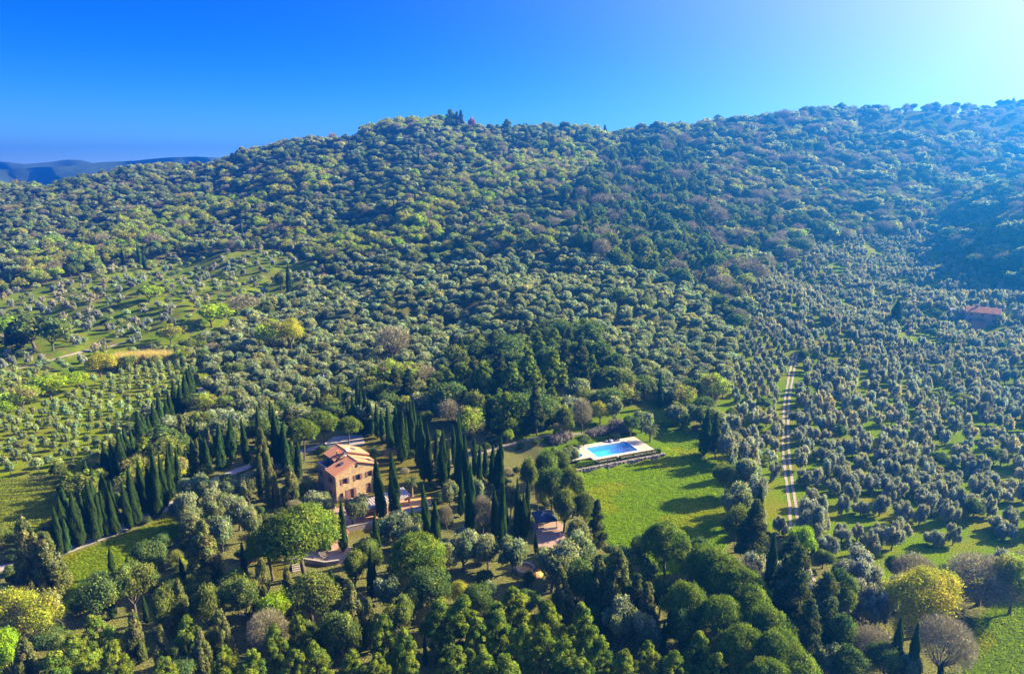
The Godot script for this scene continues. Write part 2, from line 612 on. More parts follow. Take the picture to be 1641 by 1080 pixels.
		"blossom_tree":
			wood = limbs(r, -0.5, 1.2, Vector3(1.5, 2.0, 1.5), 0.13, 6)
			fill(l, lobes_round(r, Vector3(0, 2.9, 0), Vector3(2.1, 1.8, 2.1), 11, 0.75), int(2600 * n), 0.22 * s, vary(Color(0.42, 0.20, 0.24), r, 0.1, 0.05), r, {"inner": 0.5, "loose": 1.0, "second": Color(0.360, 0.156, 0.153), "share": 0.3})
		"shrub":
			var t := vary(Color(0.143, 0.194, 0.058), r, 0.25, 0.2)
			wood = limbs(r, -0.2, 0.25, Vector3(0.5, 0.6, 0.5), 0.05, 5)
			fill(l, lobes_round(r, Vector3(0, 0.75, 0), Vector3(0.95, 0.75, 0.95), 7, 0.42), int(1100 * n), 0.16 * s, t, r, {"inner": 0.5, "loose": 0.9})
		"lavender_bush":
			wood = limbs(r, -0.2, 0.15, Vector3(0.4, 0.4, 0.4), 0.04, 5)
			fill(l, [[Vector3(0, 0.5, 0), Vector3(0.9, 0.65, 0.9)]], int(1500 * n), 0.12 * s, vary(Color(0.210, 0.180, 0.168), r, 0.12), r, {"inner": 0.7, "loose": 0.7, "long": 2.4, "stand": 0.6})
	var leafy: Material = mats["needles"] if kind in ["cypress", "broad_cypress", "stone_pine", "pine_tree", "dark_conifer", "holm_oak"] else mats["twigs"] if kind == "bare_tree" else mats["leaves"]
	wood.surface_set_material(0, mats[bark])
	var both := ArrayMesh.new()
	both.add_surface_from_arrays(Mesh.PRIMITIVE_TRIANGLES, wood.surface_get_arrays(0))
	both.surface_set_material(0, mats[bark])
	l.add_to(both, leafy)
	protos[key] = {"trunk": wood, "crown": l.mesh(leafy), "both": both, "wood_material": mats[bark], "leaf_material": leafy}
	return protos[key]


func plant_materials() -> void:
	foliage_material("leaves", Color(0.90, 0.95, 0.40))
	foliage_material("needles", Color(0.70, 0.80, 0.20))
	foliage_material("twigs", Color(0.3, 0.27, 0.24))
	grainy("bark", Color(0.055, 0.042, 0.032), Color(0.14, 0.115, 0.09), 0.06, 0.9, 0.95)
	grainy("olive_bark", Color(0.09, 0.085, 0.075), Color(0.20, 0.185, 0.165), 0.06, 0.9, 0.95)


# every tree that will stand: gathered first, so that of each kind the largest in view become things of their own
var standing := []       # [kind, position, height, width, label, group, forced]


func plan_tree(kind: String, at: Vector3, height: float, width := 0.0, label := "", group := "", own := false) -> void:
	standing.append({"kind": kind, "at": at, "high": height, "wide": width if width > 0.0 else height * KINDS[kind][1] / KINDS[kind][0], "label": label, "group": group, "own": own})


const CALLED := {"young_olive_tree": "olive_tree", "feathery_olive_tree": "olive_tree", "broad_cypress": "conifer_tree", "dark_conifer": "conifer_tree", "budding_oak": "oak_tree", "bare_tree": "leafless_tree", "yellow_tree": "broadleaf_tree", "lime_green_tree": "broadleaf_tree", "holm_oak": "evergreen_oak", "cypress": "cypress_tree", "blossom_tree": "blossoming_tree"}
const SORT := {"olive_tree": "olive tree", "young_olive_tree": "olive tree", "feathery_olive_tree": "olive tree", "cypress": "cypress", "broad_cypress": "conifer", "stone_pine": "pine", "pine_tree": "pine", "dark_conifer": "conifer", "holm_oak": "oak", "budding_oak": "oak", "lime_green_tree": "tree", "bare_tree": "tree", "blossom_tree": "tree", "yellow_tree": "tree", "shrub": "shrub", "lavender_bush": "shrub"}
const MASS := {"olive_tree": "olive_grove", "pine_tree": "pine_wood", "evergreen_oak": "evergreen_wood", "oak_tree": "oak_wood", "leafless_tree": "leafless_wood", "conifer_tree": "conifer_wood", "shrub": "scrub", "cypress_tree": "cypress_wood", "stone_pine": "pine_wood", "broadleaf_tree": "broadleaf_wood", "blossoming_tree": "blossoming_wood", "lavender_bush": "scrub"}
const MOST := 290


func grow_trees() -> void:
	var r := RandomNumberGenerator.new()
	r.seed = 4242
	var by_name := {}
	for t in standing:
		var px := pixel(t.at + Vector3(0, t.high * 0.6, 0))
		var far: float = t.at.distance_to(Vector3(0, EYE, 0))
		t.size = t.high * t.wide / (far * far)
		t.far = far
		t.seen = px.x > -25 and px.x < 1666 and px.y > 130 and px.y < 1125
		t.variant = r.randi() % int(KINDS[t.kind][2])
		t.turn = r.randf() * TAU
		t.lean = Vector2(r.randf_range(-0.05, 0.05), r.randf_range(-0.05, 0.05))
		t.tone = r.randf_range(0.78, 1.40)
		t.warm = r.randf_range(-0.12, 0.12)
		var called: String = CALLED.get(t.kind, t.kind)
		if not by_name.has(called):
			by_name[called] = []
		by_name[called].append(t)
	var masses := {}
	for called in by_name:
		var all: Array = by_name[called]
		all.sort_custom(func(a, b): return (a.size + (10.0 if a.own else 0.0) - (0.0 if a.seen else 20.0)) > (b.size + (10.0 if b.own else 0.0) - (0.0 if b.seen else 20.0)))
		for i in all.size():
			var t: Dictionary = all[i]
			var lod := 0 if t.far < 165 else 1 if t.far < 300 else 2
			var p := proto(t.kind, t.variant, lod)
			var base: Array = KINDS[t.kind]
			var place := Transform3D(Basis.from_euler(Vector3(t.lean.x, t.turn, t.lean.y)).scaled_local(Vector3(t.wide / base[1], t.high / base[0], t.wide / base[1])), t.at)
			if i < MOST and t.seen and t.label:
				var o := thing(called, t.label, SORT[t.kind], t.at, 0.0, t.group)
				o.transform = place
				part("trunk", p.trunk, null, o)
				part("crown" if t.kind != "shrub" and t.kind != "lavender_bush" else "foliage", p.crown, null, o)
			else:
				var mass: String = MASS[called]
				var key := "%s/%d/%d" % [t.kind, t.variant, lod]
				if not masses.has(mass):
					masses[mass] = {}
				if not masses[mass].has(key):
					masses[mass][key] = []
				masses[mass][key].append([place, t.tone, p.both, t.warm])
	for mass in masses:
		var root := Node3D.new()
		root.name = mass
		add_child(root)
		tag(root, "far %s covering the hillside" % mass.replace("_", " "), mass.get_slice("_", 1), "", "stuff")
		for key in masses[mass]:
			var rows: Array = masses[mass][key]
			var mm := MultiMesh.new()
			mm.transform_format = MultiMesh.TRANSFORM_3D
			mm.use_colors = true
			mm.mesh = rows[0][2]
			mm.instance_count = rows.size()
			for i in rows.size():
				var k: float = rows[i][1]
				mm.set_instance_transform(i, rows[i][0])
				mm.set_instance_color(i, Color(k * (1.0 + rows[i][3]), k, k * (1.0 - rows[i][3])))
			var o := MultiMeshInstance3D.new()
			o.name = "trees"
			o.multimesh = mm
			o.set_meta("kind", "stuff")
			root.add_child(o, true)


# ---- where grass, soil and wood floor lie: outlines in the photograph, laid on the terrain ----
const YARD := [[496, 770], [520, 700], [600, 690], [700, 740], [720, 800], [700, 850], [560, 860], [440, 930], [430, 880], [500, 830]]
const MEADOW := [[915, 800], [900, 768], [950, 757], [1005, 748], [1052, 738], [1066, 695], [1100, 688], [1125, 700], [1150, 745], [1172, 785], [1174, 860], [1145, 900], [1060, 925], [1010, 890], [960, 860]]
const LEFT_LAWN := [[60, 925], [100, 893], [190, 862], [280, 822], [300, 850], [240, 900], [160, 945], [100, 985], [60, 990]]
const RIGHT_FIELD := [[1540, 1010], [1600, 965], [1720, 930], [1760, 1200], [1560, 1200]]
const VINES := [[-200, 765], [30, 768], [105, 772], [95, 835], [60, 860], [-200, 900]]
const TERRACES := [[-100, 500], [100, 450], [235, 418], [430, 398], [520, 425], [505, 465], [410, 500], [345, 545], [270, 580], [130, 600], [-100, 600]]
const YOUNG_ROWS := [[-150, 620], [60, 596], [150, 606], [250, 588], [335, 585], [325, 650], [230, 690], [165, 765], [-150, 768]]
const RIGHT_GROVE := [[1185, 480], [1300, 395], [1490, 372], [1560, 440], [1650, 470], [1800, 480], [1800, 930], [1641, 935], [1490, 925], [1350, 930], [1290, 860], [1150, 850], [1150, 640], [1190, 560]]
const BIG_OLIVES := [[335, 660], [330, 580], [400, 510], [520, 450], [560, 420], [700, 440], [800, 415], [900, 405], [1000, 435], [1130, 470], [1190, 560], [1160, 640], [1060, 645], [1010, 620], [900, 590], [720, 605], [600, 625], [470, 660], [400, 700], [330, 715]]
const PINE_BELT := [[690, 615], [760, 560], [850, 545], [960, 540], [985, 600], [1010, 640], [905, 655], [880, 690], [760, 695], [700, 665]]
const CONIFER_SLOPE := [[900, 330], [985, 250], [1090, 230], [1140, 330], [1165, 430], [1130, 470], [1000, 435], [920, 400]]
const POOL_YARD := [[860, 730], [890, 700], [960, 680], [1060, 665], [1075, 690], [1060, 745], [930, 775], [905, 760]]
const BUDDING := [[[60, 440], [130, 420], [200, 397], [270, 368], [340, 347], [420, 317], [480, 296], [530, 280]], [[640, 382], [700, 338], [760, 308], [850, 268], [900, 256]], [[520, 212], [580, 203], [640, 197], [690, 196]], [[530, 400], [580, 395], [640, 392], [690, 382]], [[860, 300], [930, 270], [975, 262]]]

const STRIPS := [[1178, 548], [1282, 542], [1268, 660], [1168, 662]]

var outlines := {}


func prepare_outlines() -> void:
	for pair in [["yard", YARD], ["meadow", MEADOW], ["lawn", LEFT_LAWN], ["field", RIGHT_FIELD], ["vines", VINES], ["terraces", TERRACES], ["young", YOUNG_ROWS], ["grove", RIGHT_GROVE], ["olives", BIG_OLIVES], ["pines", PINE_BELT], ["conifers", CONIFER_SLOPE], ["pool", POOL_YARD], ["strips", STRIPS]]:
		var p := PackedVector2Array()
		for q in pair[1]:
			p.append(Vector2(q[0], q[1]))
		outlines[pair[0]] = p


func lies_in(where: String, px: Vector2) -> bool:
	return Geometry2D.is_point_in_polygon(px, outlines[where])


func near_line(px: Vector2, line: Array, reach: float) -> bool:
	for i in line.size() - 1:
		var a := Vector2(line[i][0], line[i][1])
		var b := Vector2(line[i + 1][0], line[i + 1][1])
		if px.distance_to(Geometry2D.get_closest_point_to_segment(px, a, b)) < reach:
			return true
	return false


const GRASS := Color(0.215, 0.330, 0.010)
const DRY := Color(0.310, 0.270, 0.055)
const SOIL := Color(0.30, 0.215, 0.125)
const FLOOR := Color(0.270, 0.250, 0.105)


func ground_color(p: Vector3) -> Color:
	var px := pixel(p)
	var a := noise.get_noise_2d(p.x * 6.0, p.z * 6.0) * 0.5 + 0.5
	var b := fine.get_noise_2d(p.x * 2.2, p.z * 2.2) * 0.5 + 0.5
	var patch := fine.get_noise_2d(p.x * 0.9 + 300, p.z * 0.9 + 80) * 0.5 + 0.5
	var c := FLOOR.lerp(GRASS, 0.25 * a).lerp(DRY, 0.25 * b)
	if p.z < -560:
		c = FLOOR.lerp(GRASS, 0.4 * a)
	if lies_in("meadow", px):
		c = GRASS.lerp(Color(0.40, 0.36, 0.010), smoothstep(0.45, 0.85, patch) * 0.6)
	elif lies_in("lawn", px):
		c = GRASS.lerp(Color(0.25, 0.24, 0.025), smoothstep(0.45, 0.8, patch) * 0.7)
	elif lies_in("field", px):
		c = GRASS.lerp(Color(0.19, 0.19, 0.03), b * 0.6)
	elif lies_in("vines", px):
		c = Color(0.33, 0.38, 0.014).lerp(DRY, b * 0.3)
	elif lies_in("pool", px):
		c = Color(0.16, 0.26, 0.012).lerp(DRY, smoothstep(0.6, 0.9, patch) * 0.5)
	elif px.x > 830 and px.x < 1110 and px.y > 640 and px.y < 705:
		c = GRASS.lerp(DRY, smoothstep(0.4, 0.8, patch) * 0.8)
	elif lies_in("yard", px):
		c = Color(0.20, 0.18, 0.035).lerp(DRY, b * 0.7).lerp(SOIL, smoothstep(0.55, 0.8, patch) * 0.6)
	elif lies_in("young", px):
		c = Color(0.30, 0.37, 0.014).lerp(DRY, smoothstep(0.45, 0.8, a) * 0.6)
	elif lies_in("terraces", px):
		var band := fposmod(p.y * 0.9 + noise.get_noise_2d(p.x * 2, p.z * 2) * 1.2, 1.0)
		c = Color(0.30, 0.37, 0.014).lerp(Color(0.17, 0.30, 0.012), smoothstep(0.3, 0.5, band)).lerp(SOIL, smoothstep(0.82, 0.95, band) * 0.8).lerp(DRY, b * 0.35)
	elif lies_in("strips", px):
		c = GRASS.lerp(Color(0.33, 0.33, 0.03), smoothstep(0.4, 0.8, patch))
	elif lies_in("grove", px):
		c = GRASS.lerp(Color(0.31, 0.31, 0.025), smoothstep(0.4, 0.75, a)).lerp(SOIL, smoothstep(0.72, 0.85, patch) * 0.7)
	elif lies_in("olives", px):
		c = FLOOR.lerp(GRASS, 0.5 * a).lerp(SOIL, smoothstep(0.6, 0.8, b) * 0.55)
	elif px.x > 1400 and px.y < 240 and px.y > 150:
		c = Color(0.15, 0.20, 0.04).lerp(DRY, b * 0.6)
	return c


func build_ground() -> void:
	# one sheet, finer near the camera; bearing and distance are the grid
	var cols := 420
	var rows := 250
	var v := PackedVector3Array()
	var c := PackedColorArray()
	for j in rows:
		var d := 36.0 * pow(1900.0 / 36.0, j / float(rows - 1))
		for i in cols:
			var t := tan(lerpf(-1.02, 1.02, i / float(cols - 1)))
			var p := Vector3(t * d, 0, -d)
			p.y = land(p.x, p.z)
			v.append(p)
			c.append(ground_color(p))
	var n := PackedVector3Array()
	n.resize(v.size())
	for j in rows:
		for i in cols:
			var l := v[j * cols + maxi(i - 1, 0)]
			var q := v[j * cols + mini(i + 1, cols - 1)]
			var u := v[maxi(j - 1, 0) * cols + i]
			var w := v[mini(j + 1, rows - 1) * cols + i]
			n[j * cols + i] = (q - l).cross(w - u).normalized()
	var idx := PackedInt32Array()
	for j in rows - 1:
		for i in cols - 1:
			var a := j * cols + i
			idx.append_array([a, a + cols, a + cols + 1, a, a + cols + 1, a + 1])
	var arr := []
	arr.resize(Mesh.ARRAY_MAX)
	arr[Mesh.ARRAY_VERTEX] = v
	arr[Mesh.ARRAY_NORMAL] = n
	arr[Mesh.ARRAY_COLOR] = c
	arr[Mesh.ARRAY_INDEX] = idx
	var am := ArrayMesh.new()
	am.add_surface_from_arrays(Mesh.PRIMITIVE_TRIANGLES, arr)
	var m := plain("grass_and_soil", Color.WHITE, 0.95)
	m.vertex_color_use_as_albedo = true
	m.specular_mode = BaseMaterial3D.SPECULAR_DISABLED
	m.albedo_texture = grain(5, 0.09, Color(0.36, 0.38, 0.34), Color(1, 1, 1), 512, 5)
	m.uv1_triplanar = true
	m.uv1_world_triplanar = true
	m.uv1_scale = Vector3.ONE * 0.055
	m.heightmap_enabled = true
	m.heightmap_scale = 9.0
	m.heightmap_texture = grain(9, 0.12, Color.BLACK, Color.WHITE, 512, 5)
	setting("hillside", am, m, "hillside ground of grass, soil and woodland floor")


func far_land() -> void:
	# the valley floor and the two ranges beyond it
	var m := plain("far_woodland", Color.WHITE, 0.95)
	m.albedo_texture = grain(31, 0.03, Color(0.04, 0.085, 0.04).linear_to_srgb(), Color(0.10, 0.17, 0.07).linear_to_srgb(), 512, 5)
	m.uv1_triplanar = true
	m.uv1_world_triplanar = true
	m.uv1_scale = Vector3.ONE * 0.004
	var st := begin()
	quad(st, Vector3(-2600, -70, -2600), Vector3(2600, -70, -2600), Vector3(2600, -70, -300), Vector3(-2600, -70, -300))
	setting("valley_floor", st.commit(), m, "flat valley floor far behind the hill")
	for range_ in [[1950.0, [[-900, 285], [-500, 279], [-200, 274], [0, 271], [90, 267], [180, 259], [300, 251], [420, 254], [600, 262], [900, 266], [1300, 262], [1700, 265], [2300, 270]], 11], [2450.0, [[-900, 272], [-300, 266], [-100, 259], [0, 257.5], [35, 263], [70, 261], [100, 256.5], [125, 256], [150, 262], [300, 266], [700, 262], [1200, 264], [1800, 266], [2300, 268]], 12]]:
		var d: float = range_[0]
		var line: Array = range_[1]
		var g := begin()
		var steps := 140
		var prev := []
		for i in steps + 1:
			var x := lerpf(-900, 2300, i / float(steps))
			var k := 0
			while k < line.size() - 2 and x > line[k + 1][0]:
				k += 1
			var u := clampf((x - line[k][0]) / float(line[k + 1][0] - line[k][0]), 0, 1)
			u = u * u * (3 - 2 * u)
			var y := lerpf(line[k][1], line[k + 1][1], u) + noise.get_noise_1d(x * 9.0 + d) * 1.2
			var dir := ray(x, y)
			var top := Vector3(0, EYE, 0) + dir * d
			var col := []
			for j in 9:
				var w := j / 8.0
				var bump := noise.get_noise_2d(x * 0.9, j * 40.0 + d) * 260.0 * sin(PI * w)
				col.append(Vector3(top.x * (1 - 0.22 * (1 - w)), lerpf(-72, top.y, pow(w, 1.4)) + bump * 0.10, -d + (1 - w) * d * 0.22 + bump))
			if prev:
				for j in 8:
					quad(g, prev[j + 1], col[j + 1], col[j], prev[j])
			prev = col
		g.index()
		g.generate_normals()
		setting("distant_hills", g.commit(), m, "wooded range of hills on the horizon")


func grass_tufts() -> void:
	# the meadow, the two lawns and the field: tufts nobody could count
	var r := RandomNumberGenerator.new()
	r.seed = 77
	for g in [["meadow", 15000, Color(0.26, 0.38, 0.012), "meadow_grass", "tall spring grass of the meadow below the pool"], ["lawn", 6000, Color(0.27, 0.36, 0.014), "lawn_grass", "bright grass of the lawn beside the drive"], ["field", 7000, Color(0.27, 0.36, 0.02), "field_grass", "green grass of the field beside the golden oak"]]:
		var l := Leaves.new()
		for i in 9:
			var d := unit(r)
			l.leaf(Vector3(d.x, 0.35, d.z) * 0.22, Vector3.UP, Vector3(d.z, 0.5, -d.x).normalized(), Vector3.UP + d * 0.5, 0.34, 0.10, vary(g[2], r, 0.35, 0.2))
		var poly: PackedVector2Array = outlines[g[0]]
		var lo := poly[0]
		var hi := poly[0]
		for p in poly:
			lo = lo.min(p)
			hi = hi.max(p)
		var rows := []
		var tries := 0
		while rows.size() < g[1] and tries < g[1] * 5:
			tries += 1
			var px := Vector2(r.randf_range(lo.x, hi.x), r.randf_range(lo.y, hi.y))
			if not Geometry2D.is_point_in_polygon(px, poly):
				continue
			var at := on_plane(px.x, px.y, 0.0)
			at.y = land(at.x, at.z)
			if absf(at.y) > 3.0:
				continue
			var yellow := smoothstep(0.1, 0.4, fine.get_noise_2d(at.x * 0.9 + 300, at.z * 0.9 + 80))
			rows.append([Transform3D(Basis(Vector3.UP, r.randf() * TAU).scaled_local(Vector3(1, r.randf_range(0.6, 1.3), 1) * r.randf_range(0.7, 1.5)), at), Color(1.0 + 0.4 * yellow, 1.0 + 0.05 * yellow, 1.0) * r.randf_range(0.75, 1.15)])
		var mm := MultiMesh.new()
		mm.transform_format = MultiMesh.TRANSFORM_3D
		mm.use_colors = true
		mm.mesh = l.mesh(mats["leaves"])
		mm.instance_count = rows.size()
		for i in rows.size():
			mm.set_instance_transform(i, rows[i][0])
			mm.set_instance_color(i, rows[i][1])
		var o := MultiMeshInstance3D.new()
		o.name = g[3]
		o.multimesh = mm
		add_child(o)
		tag(o, g[4], "grass", "", "stuff")


# ---- the estate: house, outbuildings, pool, walls, roads ----
var house := Transform3D()
const DRIVE := [[-60, 922], [20, 907], [75, 893], [130, 874], [190, 850], [250, 822], [290, 800], [335, 775], [385, 752], [440, 735], [490, 722], [530, 712], [575, 706]]
const AVENUE := [[150, 838], [185, 790], [215, 750], [250, 715], [285, 672], [312, 640], [330, 610]]
const TRACK := [[1276, 565], [1272, 585], [1267, 610], [1262, 640], [1260, 680], [1260, 720], [1264, 760], [1268, 790], [1272, 820], [1273, 850], [1280, 890], [1310, 945], [1370, 1010], [1420, 1070], [1460, 1120]]
const PATH := [[-60, 607], [0, 598], [60, 583], [115, 568], [150, 560], [200, 548]]
const POOL_PATH := [[700, 745], [760, 728], [820, 712], [870, 700], [940, 694], [1000, 682], [1045, 673]]


func lay_out() -> void:
	# the pool's corners in the photograph, on the terrace's level
	var a := on_plane(943, 718, TERRACE)
	var b := on_plane(998, 708.5, TERRACE)
	var c := on_plane(1027, 721, TERRACE)
	var d := on_plane(953.5, 734, TERRACE)
	var mid := (a + b + c + d) / 4
	var along := ((b - a) + (c - d)).normalized()
	along.y = 0
	pool_half = Vector2(((b - a).length() + (c - d).length()) / 4, ((d - a).length() + (c - b).length()) / 4)
	pool_frame = Transform3D(Basis(along, Vector3.UP, along.cross(Vector3.UP)), Vector3(mid.x, 0, mid.z))
	terrace_lo = Vector2(-pool_half.x - 9, -pool_half.y - 6)
	terrace_hi = Vector2(pool_half.x + 4.2, pool_half.y + 3.6)
	var corner := on_plane(537, 763, 6.2)
	house = Transform3D(Basis(Vector3.UP, deg_to_rad(40)), Vector3(corner.x, 0, corner.z))


func estate_materials() -> void:
	var n := FastNoiseLite.new()
	n.noise_type = FastNoiseLite.TYPE_CELLULAR
	n.cellular_return_type = FastNoiseLite.RETURN_CELL_VALUE
	n.frequency = 0.032
	n.seed = 3
	var g := Gradient.new()
	g.offsets = PackedFloat32Array([0.0, 0.25, 0.5, 0.75, 1.0])
	g.colors = PackedColorArray([Color(0.10, 0.065, 0.035).linear_to_srgb(), Color(0.35, 0.235, 0.11).linear_to_srgb(), Color(0.46, 0.33, 0.165).linear_to_srgb(), Color(0.24, 0.16, 0.08).linear_to_srgb(), Color(0.60, 0.46, 0.27).linear_to_srgb()])
	var t := NoiseTexture2D.new()
	t.width = 512
	t.height = 512
	t.seamless = true
	t.noise = n
	t.color_ramp = g
	var m := plain("rubble_stone", Color.WHITE, 0.95)
	m.albedo_texture = t
	m.uv1_triplanar = true
	m.uv1_scale = Vector3.ONE * 0.16
	grainy("dry_stone", Color(0.16, 0.13, 0.115), Color(0.40, 0.35, 0.31), 0.09, 0.5, 0.95)
	grainy("terracotta", Color(0.33, 0.125, 0.055), Color(0.56, 0.26, 0.13), 0.12, 0.55, 0.9)
	grainy("old_tiles", Color(0.36, 0.30, 0.26), Color(0.62, 0.55, 0.48), 0.12, 0.55, 0.9)
	grainy("rose_plaster", Color(0.42, 0.235, 0.19), Color(0.55, 0.34, 0.27), 0.05, 0.4)
	grainy("paving", Color(0.36, 0.29, 0.205), Color(0.50, 0.42, 0.315), 0.08, 0.4)
	grainy("terrace_stone", Color(0.28, 0.20, 0.13), Color(0.46, 0.35, 0.24), 0.12, 0.5)
	grainy("gravel", Color(0.20, 0.18, 0.16), Color(0.38, 0.34, 0.30), 0.2, 0.4)
	grainy("dirt", Color(0.19, 0.15, 0.115), Color(0.34, 0.28, 0.23), 0.15, 0.3)
	grainy("red_paving", Color(0.22, 0.13, 0.09), Color(0.40, 0.26, 0.19), 0.12, 0.5)
	grainy("ochre_earth", Color(0.40, 0.19, 0.06), Color(0.58, 0.33, 0.11), 0.12, 0.5)
	grainy("shutter_wood", Color(0.13, 0.065, 0.060), Color(0.20, 0.10, 0.09), 0.1, 0.8, 0.7)
	grainy("timber", Color(0.16, 0.11, 0.07), Color(0.30, 0.21, 0.14), 0.1, 0.8, 0.8)
	grainy("weathered_post", Color(0.34, 0.33, 0.31), Color(0.52, 0.50, 0.47), 0.1, 0.8, 0.8)
	grainy("slate_cloth", Color(0.035, 0.055, 0.085), Color(0.06, 0.085, 0.12), 0.1, 0.6, 0.8)
	plain("dark_glass", Color(0.02, 0.025, 0.035), 0.12)
	plain("roof_glass", Color(0.10, 0.13, 0.17), 0.08)
	plain("white_metal", Color(0.78, 0.78, 0.78), 0.4)
	plain("dark_metal", Color(0.05, 0.052, 0.06), 0.5)
	plain("gutter", Color(0.16, 0.075, 0.045), 0.5)
	plain("coping", Color(0.50, 0.48, 0.45), 0.7)
	plain("pool_lining", Color(0.0, 0.46, 0.72), 0.5)
	plain("pale_lining", Color(0.34, 0.68, 0.74), 0.5)
	var w := plain("water", Color(0.55, 0.85, 0.95), 0.04)
	w.transparency = BaseMaterial3D.TRANSPARENCY_ALPHA
	w.albedo_color.a = 0.06
	grainy("palm_trunk", Color(0.14, 0.105, 0.075), Color(0.30, 0.24, 0.18), 0.12, 0.9, 0.95)
	grainy("boulder", Color(0.22, 0.20, 0.19), Color(0.46, 0.43, 0.41), 0.08, 0.6, 0.95)


# a wall in the plane z = 0 from x = 0 to long, facing +z, with openings [x0, y0, x1, y1] that are cut through
func pierced(st: SurfaceTool, long: float, high: float, holes: Array, deep := 0.28) -> void:
	var xs := [0.0, long]
	var ys := [-0.4, high]
	for h in holes:
		xs.append_array([h[0], h[2]])
		ys.append_array([h[1], h[3]])
	xs.sort()
	ys.sort()
	for i in xs.size() - 1:
		for j in ys.size() - 1:
			var x0: float = xs[i]
			var x1: float = xs[i + 1]
			var y0: float = ys[j]
			var y1: float = ys[j + 1]
			if x1 - x0 < 0.001 or y1 - y0 < 0.001:
				continue
			var open := false
			for h in holes:
				if (x0 + x1) / 2 > h[0] and (x0 + x1) / 2 < h[2] and (y0 + y1) / 2 > h[1] and (y0 + y1) / 2 < h[3]:
					open = true
			if not open:
				quad(st, Vector3(x0, y1, 0), Vector3(x1, y1, 0), Vector3(x1, y0, 0), Vector3(x0, y0, 0))
	for h in holes:
		var a := Vector3(h[0], h[1], 0)
		var b := Vector3(h[2], h[1], 0)
		var c := Vector3(h[2], h[3], 0)
		var d := Vector3(h[0], h[3], 0)
		var k := Vector3(0, 0, -deep)
		quad(st, a, b, b + k, a + k)
		quad(st, c, d, d + k, c + k)
		quad(st, d, a, a + k, d + k)
		quad(st, b, c, c + k, b + k)


# barrel tiles in rows from the eave a-b up to the ridge d-c
func tile_rows(st: SurfaceTool, a: Vector3, b: Vector3, c: Vector3, d: Vector3, pitch := 0.30, fat := 0.13) -> void:
	var n := int(round((b - a).length() / pitch))
	var nor := (b - a).cross(d - a).normalized()
	if nor.y < 0:
		nor = -nor
	var run := (b - a).normalized()
	var seg := 4
	for k in n:
		var t := (k + 0.5) / n
		var lo := a.lerp(b, t)
		var hi := d.lerp(c, t)
		var courses := maxi(1, int((hi - lo).length() / 0.45))
		for q in courses:
			var p0 := lo.lerp(hi, q / float(courses)) + nor * 0.035
			var p1 := lo.lerp(hi, (q + 1.0) / courses) + nor * 0.005
			for j in seg:
				var w0 := PI * j / seg
				var w1 := PI * (j + 1) / seg
				var o0 := run * cos(w0) * fat + nor * sin(w0) * fat
				var o1 := run * cos(w1) * fat + nor * sin(w1) * fat
				quad(st, p0 + o0, p0 + o1, p1 + o1, p1 + o0)


func slab(st: SurfaceTool, a: Vector3, b: Vector3, c: Vector3, d: Vector3, thick := 0.16) -> void:
	var k := Vector3(0, -thick, 0)
	for f in [[a, b, c, d], [d + k, c + k, b + k, a + k], [a, a + k, b + k, b], [b, b + k, c + k, c], [c, c + k, d + k, d], [d, d + k, a + k, a]]:
		quad(st, f[0], f[1], f[2], f[3])


func window(o: Node3D, wall: Transform3D, h: Array, called := "window", shutters := true) -> void:
	# a frame and pane set back in the opening, and shutters folded open on the wall
	var st := begin()
	var t := 0.07
	box(st, Vector3(h[0], h[1], -0.24), Vector3(h[0] + t, h[3], -0.16))
	box(st, Vector3(h[2] - t, h[1], -0.24), Vector3(h[2], h[3], -0.16))
	box(st, Vector3(h[0] + t, h[3] - t, -0.24), Vector3(h[2] - t, h[3], -0.16))
	box(st, Vector3(h[0] + t, h[1], -0.24), Vector3(h[2] - t, h[1] + t, -0.16))
	if called == "window":
		box(st, Vector3((h[0] + h[2]) / 2 - 0.03, h[1] + t, -0.235), Vector3((h[0] + h[2]) / 2 + 0.03, h[3] - t, -0.165))
	var f := part(called, st.commit(), mats["shutter_wood"], o)
	f.transform = wall
	part("pane" if called == "window" else "door_leaf", box_mesh(Vector3(h[0] + t, h[1] + t, -0.22), Vector3(h[2] - t, h[3] - t, -0.20)), mats["dark_glass"] if called == "window" else mats["shutter_wood"], f)
	if shutters:
		var w: float = (h[2] - h[0]) / 2
		for s in [-1, 1]:
			var x0: float = h[0] - w - 0.03 if s < 0 else h[2] + 0.03
			var g := begin()
			box(g, Vector3(x0, h[1], 0.01), Vector3(x0 + w, h[3], 0.06))
			for k in 5:
				var y: float = lerpf(h[1] + 0.1, h[3] - 0.12, k / 4.0)
				box(g, Vector3(x0 + 0.05, y, 0.06), Vector3(x0 + w - 0.05, y + 0.05, 0.085))
			part("shutter", g.commit(), mats["shutter_wood"], f)
	else:
		part("sill", box_mesh(Vector3(h[0] - 0.08, h[1] - 0.08, 0.005), Vector3(h[2] + 0.08, h[1] - 0.005, 0.10)), mats["dry_stone"], f)


